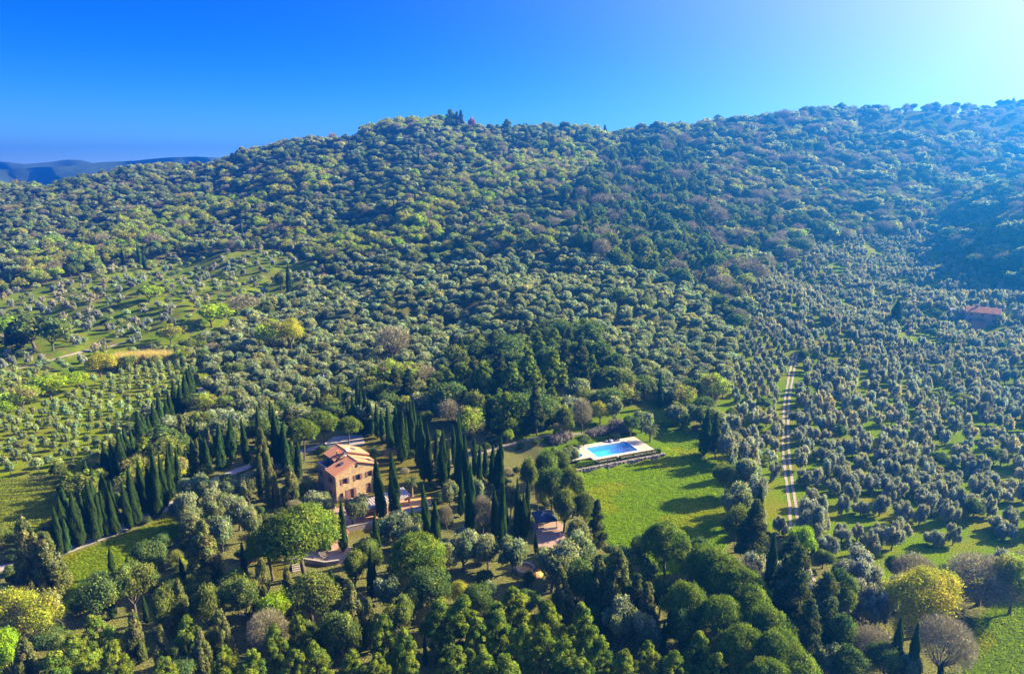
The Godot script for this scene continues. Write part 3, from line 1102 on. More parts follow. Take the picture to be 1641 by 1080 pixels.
func build_house() -> void:
	var o := thing("farmhouse", "stone farmhouse with terracotta roofs at two levels and a roof terrace", "house")
	o.transform = house
	var W := 9.8
	var M := -4.3
	var D := -8.9
	var E := 6.2
	# front gable wall
	var front := [[1.55, 3.75, 2.55, 5.05], [4.55, 3.75, 5.55, 5.05], [7.4, 3.75, 8.4, 5.05], [2.7, 0.05, 3.9, 2.25], [6.8, 0.05, 8.0, 2.3], [0.7, 0.9, 1.5, 1.9]]
	var st := begin()
	pierced(st, W, E, front)
	tri(st, Vector3(0, E, 0), Vector3(W / 2, 8.1, 0), Vector3(W, E, 0))
	var wall := part("front_wall", st.commit(), mats["rubble_stone"], o)
	var oculus := begin()
	var ring := []
	for k in 12:
		ring.append(Vector3(W / 2 + cos(TAU * k / 12) * 0.32, 0, sin(TAU * k / 12) * 0.32))
	prism(oculus, ring, 0.0, 0.05)
	var oc := part("round_window", oculus.commit(), mats["dark_glass"], o, Vector3(0, 7.05, 0.004), Vector3(PI / 2, 0, 0))
	for i in 3:
		window(o, Transform3D(), front[i])
	for i in [3, 4]:
		window(o, Transform3D(), front[i], "door", i == 3)
	window(o, Transform3D(), front[5], "window", false)
	# left wall, facing -x
	var left := Transform3D(Basis(Vector3(0, 0, 1), Vector3.UP, Vector3(-1, 0, 0)), Vector3(0, 0, D))
	var lh := [[1.2, 3.7, 2.1, 4.9], [5.9, 3.7, 6.9, 5.0], [1.6, 0.05, 2.7, 2.2], [5.8, 0.9, 6.8, 2.1], [7.6, 1.0, 8.3, 2.0]]
	st = begin()
	pierced(st, -D, E, lh)
	var lw := part("side_wall", st.commit(), mats["rubble_stone"], o)
	lw.transform = left
	for i in 2:
		window(o, left, lh[i])
	window(o, left, lh[2], "door", false)
	for i in [3, 4]:
		window(o, left, lh[i], "window", false)
	# right and back walls
	var right := Transform3D(Basis(Vector3(0, 0, -1), Vector3.UP, Vector3(1, 0, 0)), Vector3(W, 0, 0))
	st = begin()
	pierced(st, -D, E, [[1.5, 3.7, 2.5, 5.0], [6.0, 3.7, 7.0, 5.0], [3.6, 0.05, 4.8, 2.3]])
	var rw := part("side_wall", st.commit(), mats["rubble_stone"], o)
	rw.transform = right
	for h in [[1.5, 3.7, 2.5, 5.0], [6.0, 3.7, 7.0, 5.0]]:
		window(o, right, h)
	window(o, right, [3.6, 0.05, 4.8, 2.3], "door", false)
	st = begin()
	quad(st, Vector3(W, E, D), Vector3(0, E, D), Vector3(0, -0.4, D), Vector3(W, -0.4, D))
	part("back_wall", st.commit(), mats["rubble_stone"], o)
	# the upper storey of the rear block
	st = begin()
	var X := 2.6
	var up := 6.95
	var R := 8.95
	var lean := (R - up) / (W / 2)
	var ux := R - (W / 2 - X) * lean
	prism(st, [Vector3(X, 0, M - 0.02), Vector3(W - 0.02, 0, M - 0.02), Vector3(W - 0.02, 0, D + 0.02), Vector3(X, 0, D + 0.02)], 5.2, up - 0.05)
	for z in [M - 0.02, D + 0.02]:
		var p := [Vector3(X, up - 0.06, z), Vector3(X, ux, z), Vector3(W / 2, R, z), Vector3(W - 0.02, up, z), Vector3(W - 0.02, up - 0.06, z)]
		for k in range(1, 4):
			tri(st, p[0], p[k], p[k + 1])
	quad(st, Vector3(X, ux, D + 0.02), Vector3(X, ux, M - 0.02), Vector3(X, up - 0.06, M - 0.02), Vector3(X, up - 0.06, D + 0.02))
	part("upper_wall", st.commit(), mats["rubble_stone"], o)
	# roof terrace
	part("terrace_floor", box_mesh(Vector3(0.3, 5.0, D + 0.3), Vector3(X - 0.003, 5.2, M)), mats["red_paving"], o)
	st = begin()
	box(st, Vector3(0.004, E + 0.002, D), Vector3(0.30, E + 0.16, M))
	box(st, Vector3(0.30, 5.2, D + 0.004), Vector3(X, E + 0.16, D + 0.30))
	part("parapet", st.commit(), mats["rose_plaster"], o)
	for z in [M - 0.5, D + 0.5]:
		part("pillar", box_mesh(Vector3(2.0, 5.2, z - 0.16), Vector3(2.3, 7.55, z + 0.16)), mats["rose_plaster"], o)
	part("terrace_door", box_mesh(Vector3(X - 0.05, 5.2, -7.0), Vector3(X - 0.004, 7.2, -5.8)), mats["dark_glass"], o)
	# roofs
	var over := 0.35
	var k1 := (8.1 - E) / (W / 2)
	var el := E - over * k1 + 0.12
	for side in [0, 1]:
		var a := Vector3(-over, el, 0.3) if side == 0 else Vector3(W + over, el, M)
		var b := Vector3(-over, el, M) if side == 0 else Vector3(W + over, el, 0.3)
		var rz := [M, 0.3] if side == 0 else [0.3, M]
		var c := Vector3(W / 2, 8.24, rz[0])
		var d := Vector3(W / 2, 8.24, rz[1])
		var s1 := begin()
		slab(s1, a, b, c, d)
		var rf := part("roof", s1.commit(), mats["terracotta"], o)
		var s2 := begin()
		tile_rows(s2, a, b, c, d)
		part("tile_rows", s2.commit(), mats["terracotta"], rf).set_meta("kind", "stuff")
		var eu := up - over * lean + 0.12
		var le := R - (W / 2 - 1.7) * lean + 0.12
		a = Vector3(1.7, le, M + 0.25) if side == 0 else Vector3(W + over, eu, D - 0.3)
		b = Vector3(1.7, le, D - 0.3) if side == 0 else Vector3(W + over, eu, M + 0.25)
		rz = [D - 0.3, M + 0.25] if side == 0 else [M + 0.25, D - 0.3]
		c = Vector3(W / 2, R + 0.12, rz[0])
		d = Vector3(W / 2, R + 0.12, rz[1])
		s1 = begin()
		slab(s1, a, b, c, d)
		var upper := part("roof", s1.commit(), mats["terracotta"], o)
		s2 = begin()
		tile_rows(s2, a, b, c, d)
		part("tile_rows", s2.commit(), mats["terracotta"], upper).set_meta("kind", "stuff")
		# ridge caps
		if side == 1:
			var s3 := begin()
			tube(s3, [Vector3(W / 2, 8.27, 0.34), Vector3(W / 2, 8.27, M + 0.26)], [0.17, 0.17], 8)
			part("ridge_cap", s3.commit(), mats["terracotta"], rf)
			s3 = begin()
			tube(s3, [Vector3(W / 2, R + 0.15, M + 0.29), Vector3(W / 2, R + 0.15, D - 0.34)], [0.17, 0.17], 8)
			part("ridge_cap", s3.commit(), mats["terracotta"], upper)
			for g in [[Vector3(-over - 0.06, el - 0.12, 0.25), Vector3(-over - 0.06, el - 0.12, M)], [Vector3(W + over + 0.06, el - 0.12, 0.25), Vector3(W + over + 0.06, el - 0.12, M)]]:
				var s4 := begin()
				tube(s4, g, [0.07, 0.07], 6)
				part("gutter", s4.commit(), mats["gutter"], o)
	# chimney, skylights, dishes
	st = begin()
	box(st, Vector3(2.9, 7.6, -5.3), Vector3(3.4, 9.3, -4.8))
	var ch := part("chimney", st.commit(), mats["terracotta"], o)
	st = begin()
	for k in 2:
		slab(st, Vector3(2.75, 9.45, -5.45 + k * 0.4), Vector3(3.55, 9.45, -5.45 + k * 0.4), Vector3(3.55, 9.65 - k * 0.2 , -5.05 + k * 0.4), Vector3(2.75, 9.65 - k * 0.2, -5.05 + k * 0.4), 0.06)
	part("chimney_cap", st.commit(), mats["terracotta"], ch)
	for s in [[2.6, -2.3, -1, 0], [7.4, -6.4, 1, 1], [8.6, -1.4, 1, 0]]:
		var top: float = R - absf(s[0] - W / 2) * lean if s[3] else 8.1 - absf(s[0] - W / 2) * k1
		var f := part("skylight", box_mesh(Vector3(-0.4, 0, -0.5), Vector3(0.4, 0.2, 0.5)), mats["dark_metal"], o, Vector3(s[0], top + 0.2, s[1]), Vector3(0, 0, -float(s[2]) * atan(k1)))
		part("pane", box_mesh(Vector3(-0.33, 0.203, -0.43), Vector3(0.33, 0.215, 0.43)), mats["roof_glass"], f)
	for s in [[5.0, 9.55, -3.9, 0.42, "white_metal"], [4.3, 8.75, -3.6, 0.55, "dark_metal"]]:
		st = begin()
		for i in 4:
			for k in 14:
				var q := []
				for e in [[i, k], [i, k + 1], [i + 1, k + 1], [i + 1, k]]:
					var rr: float = s[3] * e[0] / 4.0
					q.append(Vector3(cos(TAU * e[1] / 14) * rr, sin(TAU * e[1] / 14) * rr, -0.10 + 0.28 * rr * rr / s[3]))
				quad(st, q[0], q[1], q[2], q[3])
		var dish := part("satellite_dish", st.commit(), mats[s[4]], o, Vector3(s[0], s[1], s[2]), Vector3(-0.4, 0.3, 0))
		st = begin()
		tube(st, [Vector3(0, 0, -0.1), Vector3(0, -0.3, -0.18), Vector3(0, -0.75, -0.18)], [0.035, 0.035, 0.035], 6)
		tube(st, [Vector3(0, -s[3], 0.15), Vector3(0, -0.05, 0.55)], [0.02, 0.03], 5)
		part("bracket", st.commit(), mats["dark_metal"], dish)


func build_loggia() -> void:
	var o := thing("loggia", "long low open loggia with pale ribbed tile roof in front of the farmhouse", "outbuilding")
	o.transform = house.translated_local(Vector3(0.4, 0, 8.0))
	var L := 11.0
	var st := begin()
	slab(st, Vector3(L, 2.45, 3.0), Vector3(0, 2.45, 3.0), Vector3(0, 3.05, 0), Vector3(L, 3.05, 0))
	var rf := part("roof", st.commit(), mats["old_tiles"], o)
	st = begin()
	tile_rows(st, Vector3(L, 2.45, 3.0), Vector3(0, 2.45, 3.0), Vector3(0, 3.05, 0), Vector3(L, 3.05, 0), 0.52, 0.19)
	part("tile_rows", st.commit(), mats["old_tiles"], rf).set_meta("kind", "stuff")
	part("beam", box_mesh(Vector3(0.1, 1.95, 2.60), Vector3(L - 0.1, 2.30, 2.84)), mats["rose_plaster"], o)
	for k in 5:
		var x := lerpf(0.15, L - 0.45, k / 4.0)
		part("pillar", box_mesh(Vector3(x, -0.1, 2.55), Vector3(x + 0.34, 1.947, 2.89)), mats["rose_plaster"], o)
	part("back_wall", box_mesh(Vector3(0.05, -0.1, 0.1), Vector3(L - 0.05, 2.7, 0.35)), mats["rose_plaster"], o)
	part("plinth", box_mesh(Vector3(-0.2, -0.3, 0.355), Vector3(L + 0.2, 0.06, 3.4)), mats["red_paving"], o)


func build_pool() -> void:
	var o := thing("swimming_pool", "rectangular swimming pool of bright blue water with pale stone coping", "swimming pool")
	o.transform = pool_frame.translated_local(Vector3(0, TERRACE, 0))
	var hx := pool_half.x
	var hz := pool_half.y
	var st := begin()
	var deep := -1.55
	var t := -0.02
	quad(st, Vector3(-hx, deep, -hz), Vector3(hx, deep, -hz), Vector3(hx, deep, hz), Vector3(-hx, deep, hz))
	quad(st, Vector3(-hx, t, -hz), Vector3(hx, t, -hz), Vector3(hx, deep, -hz), Vector3(-hx, deep, -hz))
	quad(st, Vector3(hx, t, hz), Vector3(-hx, t, hz), Vector3(-hx, deep, hz), Vector3(hx, deep, hz))
	quad(st, Vector3(-hx, t, hz), Vector3(-hx, t, -hz), Vector3(-hx, deep, -hz), Vector3(-hx, deep, hz))
	quad(st, Vector3(hx, t, -hz), Vector3(hx, t, hz), Vector3(hx, deep, hz), Vector3(hx, deep, -hz))
	part("basin", st.commit(), mats["pool_lining"], o)
	part("steps", box_mesh(Vector3(-hx + 0.003, deep + 0.003, -hz + 0.4), Vector3(-hx + 1.1, deep + 0.75, hz - 0.4)), mats["pool_lining"], o)
	st = begin()
	quad(st, Vector3(-hx, -0.12, -hz), Vector3(hx, -0.12, -hz), Vector3(hx, -0.12, hz), Vector3(-hx, -0.12, hz))
	part("water", st.commit(), mats["water"], o)
	for e in [[-hx - 0.4, -hz - 0.4, hx + 0.4, -hz], [-hx - 0.4, hz, hx + 0.4, hz + 0.4], [-hx - 0.4, -hz, -hx, hz], [hx, -hz, hx + 0.4, hz]]:
		part("coping", box_mesh(Vector3(e[0], -0.25, e[1]), Vector3(e[2], 0.09, e[3])), mats["coping"], o)
	# the paddling basin beyond its end
	var p := thing("paddling_pool", "small pale turquoise paddling basin beside the round green tree", "swimming pool")
	p.transform = pool_frame.translated_local(Vector3(-10.4, TERRACE, 0))
	st = begin()
	var ring := []
	for k in 20:
		ring.append(Vector3(cos(TAU * k / 20) * 2.1, 0, sin(TAU * k / 20) * 1.5))
	for k in 20:
		var a: Vector3 = ring[k]
		var b: Vector3 = ring[(k + 1) % 20]
		tri(st, Vector3(0, -0.5, 0), a + Vector3(0, -0.5, 0), b + Vector3(0, -0.5, 0))
		quad(st, b, a, a + Vector3(0, -0.5, 0), b + Vector3(0, -0.5, 0))
	part("basin", st.commit(), mats["pale_lining"], p)
	st = begin()
	for k in 20:
		tri(st, Vector3(0, -0.06, 0), ring[k] + Vector3(0, -0.06, 0), ring[(k + 1) % 20] + Vector3(0, -0.06, 0))
	part("water", st.commit(), mats["water"], p)
	st = begin()
	for k in 20:
		var a: Vector3 = ring[k]
		var b: Vector3 = ring[(k + 1) % 20]
		quad(st, a + Vector3(0, 0.08, 0), b + Vector3(0, 0.08, 0), b * 1.18 + Vector3(0, 0.08, 0), a * 1.18 + Vector3(0, 0.08, 0))
		quad(st, b * 1.18 + Vector3(0, 0.08, 0), b * 1.18 + Vector3(0, -0.2, 0), a * 1.18 + Vector3(0, -0.2, 0), a * 1.18 + Vector3(0, 0.08, 0))
	part("coping", st.commit(), mats["coping"], p)
	# the paved surround: slabs round both pools, each with its joint
	st = begin()
	var x := -14.3
	while x < hx + 3.1:
		var z := -hz - 2.0
		while z < hz + 1.5:
			var mx := x + 0.6
			var mz := z + 0.6
			var wet := absf(mx) < hx + 0.75 and absf(mz) < hz + 0.75
			var small := pow((mx + 10.4) / 2.6, 2) + pow(mz / 2.0, 2) < 1.0
			var corner := mx < -hx - 1.5 and (absf(mz) > 3.4 or mz > 2.4)
			if not wet and not small and not corner:
				box(st, Vector3(x + 0.012, -0.2, z + 0.012), Vector3(x + 1.188, 0.05 + 0.008 * fine.get_noise_2d(x * 40, z * 40), z + 1.188))
			z += 1.2
		x += 1.2
	# plain strips close the gap between slabs and coping
	for e in [[-hx - 1.6, -hz - 1.6, hx + 1.6, -hz - 0.402], [-hx - 1.6, hz + 0.402, hx + 1.6, hz + 1.6], [-hx - 1.6, -hz - 0.402, -hx - 0.402, hz + 0.402], [hx + 0.402, -hz - 0.402, hx + 1.6, hz + 0.402]]:
		box(st, Vector3(e[0], -0.2, e[1]), Vector3(e[2], 0.030, e[3]))
	box(st, Vector3(-13.6, -0.2, -2.6), Vector3(-12.4, 0.03, 2.3))
	for e in [[-12.4, -2.6, -8.2, -1.5], [-12.4, 1.4, -8.2, 2.3], [-8.2, -2.6, -hx - 1.6, 2.3]]:
		box(st, Vector3(e[0], -0.2, e[1]), Vector3(e[2], 0.03, e[3]))
	var deck := setting("pool_patio", st.commit(), mats["paving"], "pale stone paving round the swimming pool")
	deck.transform = pool_frame.translated_local(Vector3(0, TERRACE, 0))
	# dry stone wall below the terrace, stone by stone
	var w := thing("stone_wall", "rough dry stone retaining wall along the meadow side of the pool terrace", "wall")
	w.transform = pool_frame
	st = begin()
	var r := RandomNumberGenerator.new()
	r.seed = 12
	var zf := terrace_hi.y + 0.5
	var xx := terrace_lo.x + 1.0
	while xx < terrace_hi.x + 0.6:
		var yy := -0.4
		var wide := r.randf_range(0.28, 0.58)
		while yy < TERRACE - 0.05:
			var tall := r.randf_range(0.22, 0.42)
			if yy + tall > TERRACE - 0.3:
				tall = TERRACE + r.randf_range(-0.1, 0.08) - yy
			var out := r.randf_range(-0.12, 0.16)
			prism(st, [Vector3(xx + r.randf_range(0, 0.05), 0, zf - 0.4), Vector3(xx + wide - r.randf_range(0.01, 0.06), 0, zf - 0.4), Vector3(xx + wide - r.randf_range(0.02, 0.12), 0, zf + 0.15 + out), Vector3(xx + r.randf_range(0.02, 0.12), 0, zf + 0.15 + out + r.randf_range(-0.08, 0.08))], yy + 0.02, yy + tall)
			yy += tall
		xx += wide
	part("stones", st.commit(), mats["dry_stone"], w).set_meta("kind", "stuff")
	# clipped hedge on top of the wall
	var hedges := [[terrace_lo.x + 0.5, -2.2, "clipped dark green hedge above the stone wall, behind the grass strip"], [-1.6, terrace_hi.x - 0.2, "clipped dark green hedge above the stone wall, along the pool paving"]]
	for e in hedges:
		var h := thing("hedge", e[2], "hedge")
		h.transform = pool_frame.translated_local(Vector3((e[0] + e[1]) / 2, TERRACE, terrace_hi.y - 0.35))
		var l := Leaves.new()
		var half: float = (e[1] - e[0]) / 2
		for i in int(half * 900):
			var f := r.randi() % 5
			var at := Vector3(r.randf_range(-half, half), r.randf_range(0.0, 0.95), r.randf_range(-0.42, 0.42))
			var out := Vector3.UP
			if f < 2:
				at.y = 0.95 + r.randf_range(-0.08, 0.07)
			elif f < 4:
				out = Vector3.BACK if r.randf() < 0.6 else Vector3.FORWARD
				at.z = out.z * (0.42 + r.randf_range(-0.06, 0.06))
			else:
				out = Vector3.RIGHT if r.randf() < 0.5 else Vector3.LEFT
				at.x = out.x * half
			l.leaf(at, out, (out + unit(r) * 0.8).normalized(), unit(r), 0.17, 0.12, vary(Color(0.050, 0.085, 0.025), r, 0.35, 0.15))
		part("foliage", l.mesh(mats["needles"]), null, h)
		for k in 8:
			var s := begin()
			var bx := lerpf(-half + 0.2, half - 0.2, k / 7.0)
			tube(s, [Vector3(bx, -0.2, 0), Vector3(bx, 0.7, 0.05)], [0.04, 0.02], 5)
			part("stem", s.commit(), mats["bark"], h)
	# boulders at the far edge of the pool
	for e in [[2.2, -4.3, 0.85, "largest grey boulder in the rockery behind the pool"], [1.1, -4.6, 0.55, "low grey boulder beside the largest one behind the pool"], [3.3, -4.4, 0.5, "small grey boulder under the low palm behind the pool"]]:
		var b := begin()
		var pts := []
		for i in 7:
			var rowp := []
			for k in 10:
				var la := -PI / 2 + PI * i / 6.0
				var dir := Vector3(cos(la) * cos(TAU * k / 10), sin(la) * 0.7 + 0.25, cos(la) * sin(TAU * k / 10))
				rowp.append(dir * float(e[2]) * (0.85 + 0.35 * fine.get_noise_3d(dir.x * 20 + e[0] * 9, dir.y * 20, dir.z * 20)))
			pts.append(rowp)
		for i in 6:
			for k in 10:
				quad(b, pts[i + 1][k], pts[i + 1][(k + 1) % 10], pts[i][(k + 1) % 10], pts[i][k])
		var rock := part(numbered("boulder"), b.commit(), mats["boulder"], self)
		rock.transform = pool_frame.translated_local(Vector3(e[0], TERRACE + 0.05, e[1]))
		tag(rock, e[3], "boulder")


# a band laid along a line of the photograph, tessellated and lifted a little off the ground
func road(called: String, line: Array, wide: float, m: Material, label: String, lift: float, shift := 0.0) -> void:
	var pts := []
	for i in line.size():
		pts.append(on_ground(line[i][0], line[i][1]))
	var c := Curve3D.new()
	for i in pts.size():
		var t: Vector3 = (pts[mini(i + 1, pts.size() - 1)] - pts[maxi(i - 1, 0)]) / 6.0
		c.add_point(pts[i], -t, t)
	var st := begin()
	var n := int(c.get_baked_length() / 1.0)
	var prev := []
	for i in n + 1:
		var p := c.sample_baked(i * c.get_baked_length() / n)
		var q := c.sample_baked(minf((i + 0.6) * c.get_baked_length() / n, c.get_baked_length()))
		if i == n:
			q = p + (p - c.sample_baked((i - 1.0) * c.get_baked_length() / n))
		var side := (q - p).cross(Vector3.UP).normalized()
		p += side * (shift + 0.22 * fine.get_noise_1d(i * 2.3 + shift * 90.0))
		var row := []
		for k in 5:
			var w := wide * (1.0 + 0.35 * fine.get_noise_1d(i * 5.0 + shift * 40.0))
			var e := p + side * w * (k / 4.0 - 0.5)
			e.y = land(e.x, e.z) + lift
			row.append(e)
		if prev:
			for k in 4:
				quad(st, prev[k], row[k], row[k + 1], prev[k + 1])
		prev = row
	st.index()
	st.generate_normals()
	setting(called, st.commit(), m, label)


func patch(called: String, ring: Array, m: Material, label: String, lift := 0.06) -> void:
	# a paved or bare patch draped over the ground
	var poly := PackedVector2Array()
	for q in ring:
		var p := on_ground(q[0], q[1])
		poly.append(Vector2(p.x, p.z))
	var lo := poly[0]
	var hi := poly[0]
	for p in poly:
		lo = lo.min(p)
		hi = hi.max(p)
	var st := begin()
	var s := 0.7
	var x := lo.x
	while x < hi.x:
		var z := lo.y
		while z < hi.y:
			var cell := PackedVector2Array([Vector2(x, z), Vector2(x + s, z), Vector2(x + s, z + s), Vector2(x, z + s)])
			for piece in Geometry2D.intersect_polygons(cell, poly):
				for k in range(1, piece.size() - 1):
					var tri3 := []
					for v in [piece[0], piece[k], piece[k + 1]]:
						tri3.append(Vector3(v.x, land(v.x, v.y) + lift, v.y))
					if (tri3[2] - tri3[0]).cross(tri3[1] - tri3[0]).y < 0:
						tri3.reverse()
					tri(st, tri3[0], tri3[1], tri3[2])
			z += s
		x += s
	setting(called, st.commit(), m, label)


func low_wall(called: String, a: Vector3, b: Vector3, high: float, thick: float, m: Material, label: String) -> void:
	var o := thing(called, label, "wall", a, atan2(-(b.z - a.z), b.x - a.x))
	var long := Vector2(b.x - a.x, b.z - a.z).length()
	part("masonry", box_mesh(Vector3(0, -0.4, -thick / 2), Vector3(long, high, thick / 2)), m, o)
	part("capping", box_mesh(Vector3(-0.04, high, -thick / 2 - 0.05), Vector3(long + 0.04, high + 0.07, thick / 2 + 0.05)), mats["dry_stone"], o)


func palm(label: String, at: Vector3, trunk: float, spread: float, fronds: int, tint: Color, seed_: int) -> void:
	var r := RandomNumberGenerator.new()
	r.seed = seed_
	var o := thing("palm_tree", label, "palm", at, 0.0)
	var st := begin()
	tube(st, [Vector3(0, -0.3, 0), Vector3(0.03, trunk * 0.5, 0.02), Vector3(0, trunk, 0), Vector3(0, trunk + 0.35, 0)], [0.30, 0.24, 0.26, 0.12], 8)
	part("trunk", st.commit(), mats["palm_trunk"], o)
	for i in fronds:
		var a := i * 2.39996
		var rise := lerpf(1.2, -0.75, i / float(fronds))
		var dir := Vector3(cos(a), 0, sin(a))
		var l := Leaves.new()
		var c := vary(tint if rise > -0.35 else tint.lerp(Color(0.26, 0.20, 0.09), 0.6), r, 0.15, 0.1)
		var pos := Vector3(0, trunk + 0.25, 0)
		var head := (dir + Vector3.UP * rise).normalized()
		var steps := 9
		for k in steps:
			var step := spread / steps
			var next := pos + head * step
			var side := head.cross(Vector3.UP).normalized()
			var nor := side.cross(head).normalized()
			l.leaf((pos + next) / 2, nor, nor, head, step * 1.2, 0.06, c)
			var reach := 0.55 * sin(PI * (k + 0.8) / (steps + 0.8)) * spread / 2.4 + 0.08
			for s in [-1, 1]:
				for j in 2:
					l.leaf(pos + head * step * (j * 0.5) + side * s * reach * 0.4, nor, (nor + side * s * 0.35).normalized(), side * s + head * 0.7 - nor * 0.25, reach, 0.11, vary(c, r, 0.2))
			pos = next
			head = (head + Vector3.DOWN * 0.17).normalized()
		part("frond", l.mesh(mats["leaves"]), null, o)


func build_estate() -> void:
	estate_materials()
	road("gravel_drive", DRIVE, 2.3, mats["gravel"], "pale gravel drive lined with cypresses", 0.06)
	road("avenue_lane", AVENUE, 1.3, mats["dirt"], "earth lane climbing between the cypress rows", 0.07)
	for side in [-1, 1]:
		road("farm_track", TRACK, 0.62, mats["dirt"], "pale wheel rut of the straight farm track through the olive grove", 0.06, 0.62 * side)
	road("footpath", PATH, 1.5, mats["dirt"], "bare earth footpath crossing the grassy terraces", 0.08)
	road("garden_path", POOL_PATH, 1.5, mats["dirt"], "earth path from the house to behind the pool", 0.05)
	patch("forecourt", [[500, 722], [535, 700], [580, 696], [585, 712], [545, 722]], mats["gravel"], "pale gravel forecourt behind the house", 0.09)
	patch("side_terrace", [[500, 800], [507, 772], [540, 815], [620, 795], [640, 812], [560, 850], [530, 835]], mats["red_paving"], "paved terrace round the farmhouse", 0.05)
	patch("courtyard", [[855, 838], [885, 830], [905, 842], [905, 878], [870, 890], [855, 868]], mats["red_paving"], "reddish paved courtyard among the evergreen trees", 0.06)
	patch("lower_terrace", [[462, 898], [485, 885], [545, 880], [600, 868], [618, 875], [560, 892], [543, 906], [500, 905]], mats["terrace_stone"], "paved lower terrace beside the big umbrella pine", 0.06)
	build_house()
	build_loggia()
	build_pool()
	# walls and small garden structures
	low_wall("garden_wall", on_ground(648, 824), on_ground(690, 815), 0.9, 0.35, mats["coping"], "white garden wall below the brown flower plot")
	low_wall("garden_wall", on_ground(556, 853), on_ground(600, 843), 1.1, 0.4, mats["dry_stone"], "stone garden wall below the yellow bank")
	low_wall("garden_wall", on_ground(484, 901), on_ground(522, 907), 0.8, 0.35, mats["dry_stone"], "curving parapet wall of the lower terrace, upper length")
	low_wall("garden_wall", on_ground(522, 907), on_ground(543, 904), 0.8, 0.35, mats["dry_stone"], "curving parapet wall of the lower terrace, end length")
	low_wall("garden_wall", on_ground(452, 905), on_ground(472, 902), 0.8, 0.35, mats["dry_stone"], "short parapet wall beside the garden steps")
	patch("flower_plot", [[648, 806], [660, 796], [690, 796], [692, 808], [668, 818]], mats["ochre_earth"], "brown earth plot with pale kerb beside the loggia", 0.10)
	patch("earth_bank", [[558, 836], [598, 828], [600, 840], [558, 850]], mats["ochre_earth"], "yellow bank of dry earth below the loggia", 0.12)
	# steps down from the lower terrace
	var s := thing("garden_steps", "pale stone garden steps beside the umbrella pine trunk", "steps", on_ground(476, 908), 0.35)
	for k in 4:
		part("step", box_mesh(Vector3(-0.9, -0.5, k * 0.42), Vector3(0.9, 0.62 - k * 0.17, k * 0.42 + 0.415)), mats["dry_stone"], s)
	for x in [-1.2, 0.9]:
		part("pier", box_mesh(Vector3(x, -0.5, -0.2), Vector3(x + 0.28, 1.2, 0.15)), mats["dry_stone"], s)
	# deck chair on the lower terrace
	var c := thing("deck_chair", "light wooden deck chair on the lower terrace", "deck chair", on_ground(518, 895), 0.9)
	for x in [-0.5, 0.5]:
		var st := begin()
		tube(st, [Vector3(x, 0.05, 0.9), Vector3(x, 1.15, -0.7)], [0.05, 0.05], 5)
		tube(st, [Vector3(x, 0.05, -0.7), Vector3(x, 0.75, 0.6)], [0.05, 0.05], 5)
		part("side_frame", st.commit(), mats["dirt"], c)
	for k in 6:
		var y := lerpf(0.3, 1.1, k / 5.0)
		part("slat", box_mesh(Vector3(-0.5, y, 0.5 - k * 0.24), Vector3(0.5, y + 0.04, 0.64 - k * 0.24)), mats["dirt"], c)
	# shed half hidden by the umbrella pine
	var sh := thing("garden_shed", "small rose plastered shed with dark doorway behind the umbrella pine", "shed", on_ground(531, 882), 0.7)
	var w := begin()
	pierced(w, 3.4, 2.3, [[2.0, 0.02, 2.9, 2.0]])
	part("front_wall", w.commit(), mats["rose_plaster"], sh)
	part("rear_walls", box_mesh(Vector3(0, -0.4, -2.5), Vector3(3.4, 2.3, -0.3)), mats["rose_plaster"], sh)
	part("door", box_mesh(Vector3(2.02, 0.03, -0.2), Vector3(2.88, 1.98, -0.14)), mats["shutter_wood"], sh)
	w = begin()
	slab(w, Vector3(3.6, 2.42, 0.3), Vector3(-0.2, 2.42, 0.3), Vector3(-0.2, 2.9, -2.7), Vector3(3.6, 2.9, -2.7))
	tile_rows(w, Vector3(3.6, 2.42, 0.3), Vector3(-0.2, 2.42, 0.3), Vector3(-0.2, 2.9, -2.7), Vector3(3.6, 2.9, -2.7))
	part("roof", w.commit(), mats["terracotta"], sh)
	# dark pavilion in the courtyard
	var g := thing("pavilion", "dark blue pyramid roofed pavilion in the reddish courtyard", "pavilion", on_ground(872, 843), 0.2)
	w = begin()
	var q := [Vector3(-2.1, 2.2, -2.1), Vector3(2.1, 2.2, -2.1), Vector3(2.1, 2.2, 2.1), Vector3(-2.1, 2.2, 2.1)]
	for k in 4:
		tri(w, q[(k + 1) % 4], q[k], Vector3(0, 3.5, 0))
		quad(w, q[k], q[(k + 1) % 4], q[(k + 1) % 4] + Vector3(0, -0.3, 0), q[k] + Vector3(0, -0.3, 0))
	part("canopy", w.commit(), mats["slate_cloth"], g)
	for p in q:
		w = begin()
		tube(w, [Vector3(p.x * 0.95, -0.2, p.z * 0.95), Vector3(p.x * 0.95, 2.19, p.z * 0.95)], [0.06, 0.06], 6)
		part("post", w.commit(), mats["timber"], g)
	low_wall("garden_wall", on_ground(858, 852), on_ground(893, 847), 0.45, 0.4, mats["coping"], "white low wall in the reddish courtyard")
	# round stone planter and ochre heap below the courtyard
	var pl := thing("stone_planter", "round low stone enclosure beside the orange earth heap", "planter", on_ground(842, 915))
	w = begin()
	for k in 14:
		var a0 := TAU * k / 14
		var a1 := TAU * (k + 0.92) / 14
		prism(w, [Vector3(cos(a0), 0, sin(a0)) * 1.35, Vector3(cos(a1), 0, sin(a1)) * 1.35, Vector3(cos(a1), 0, sin(a1)) * 1.7, Vector3(cos(a0), 0, sin(a0)) * 1.7], -0.3, 0.75)
	part("stone_ring", w.commit(), mats["paving"], pl)
	w = begin()
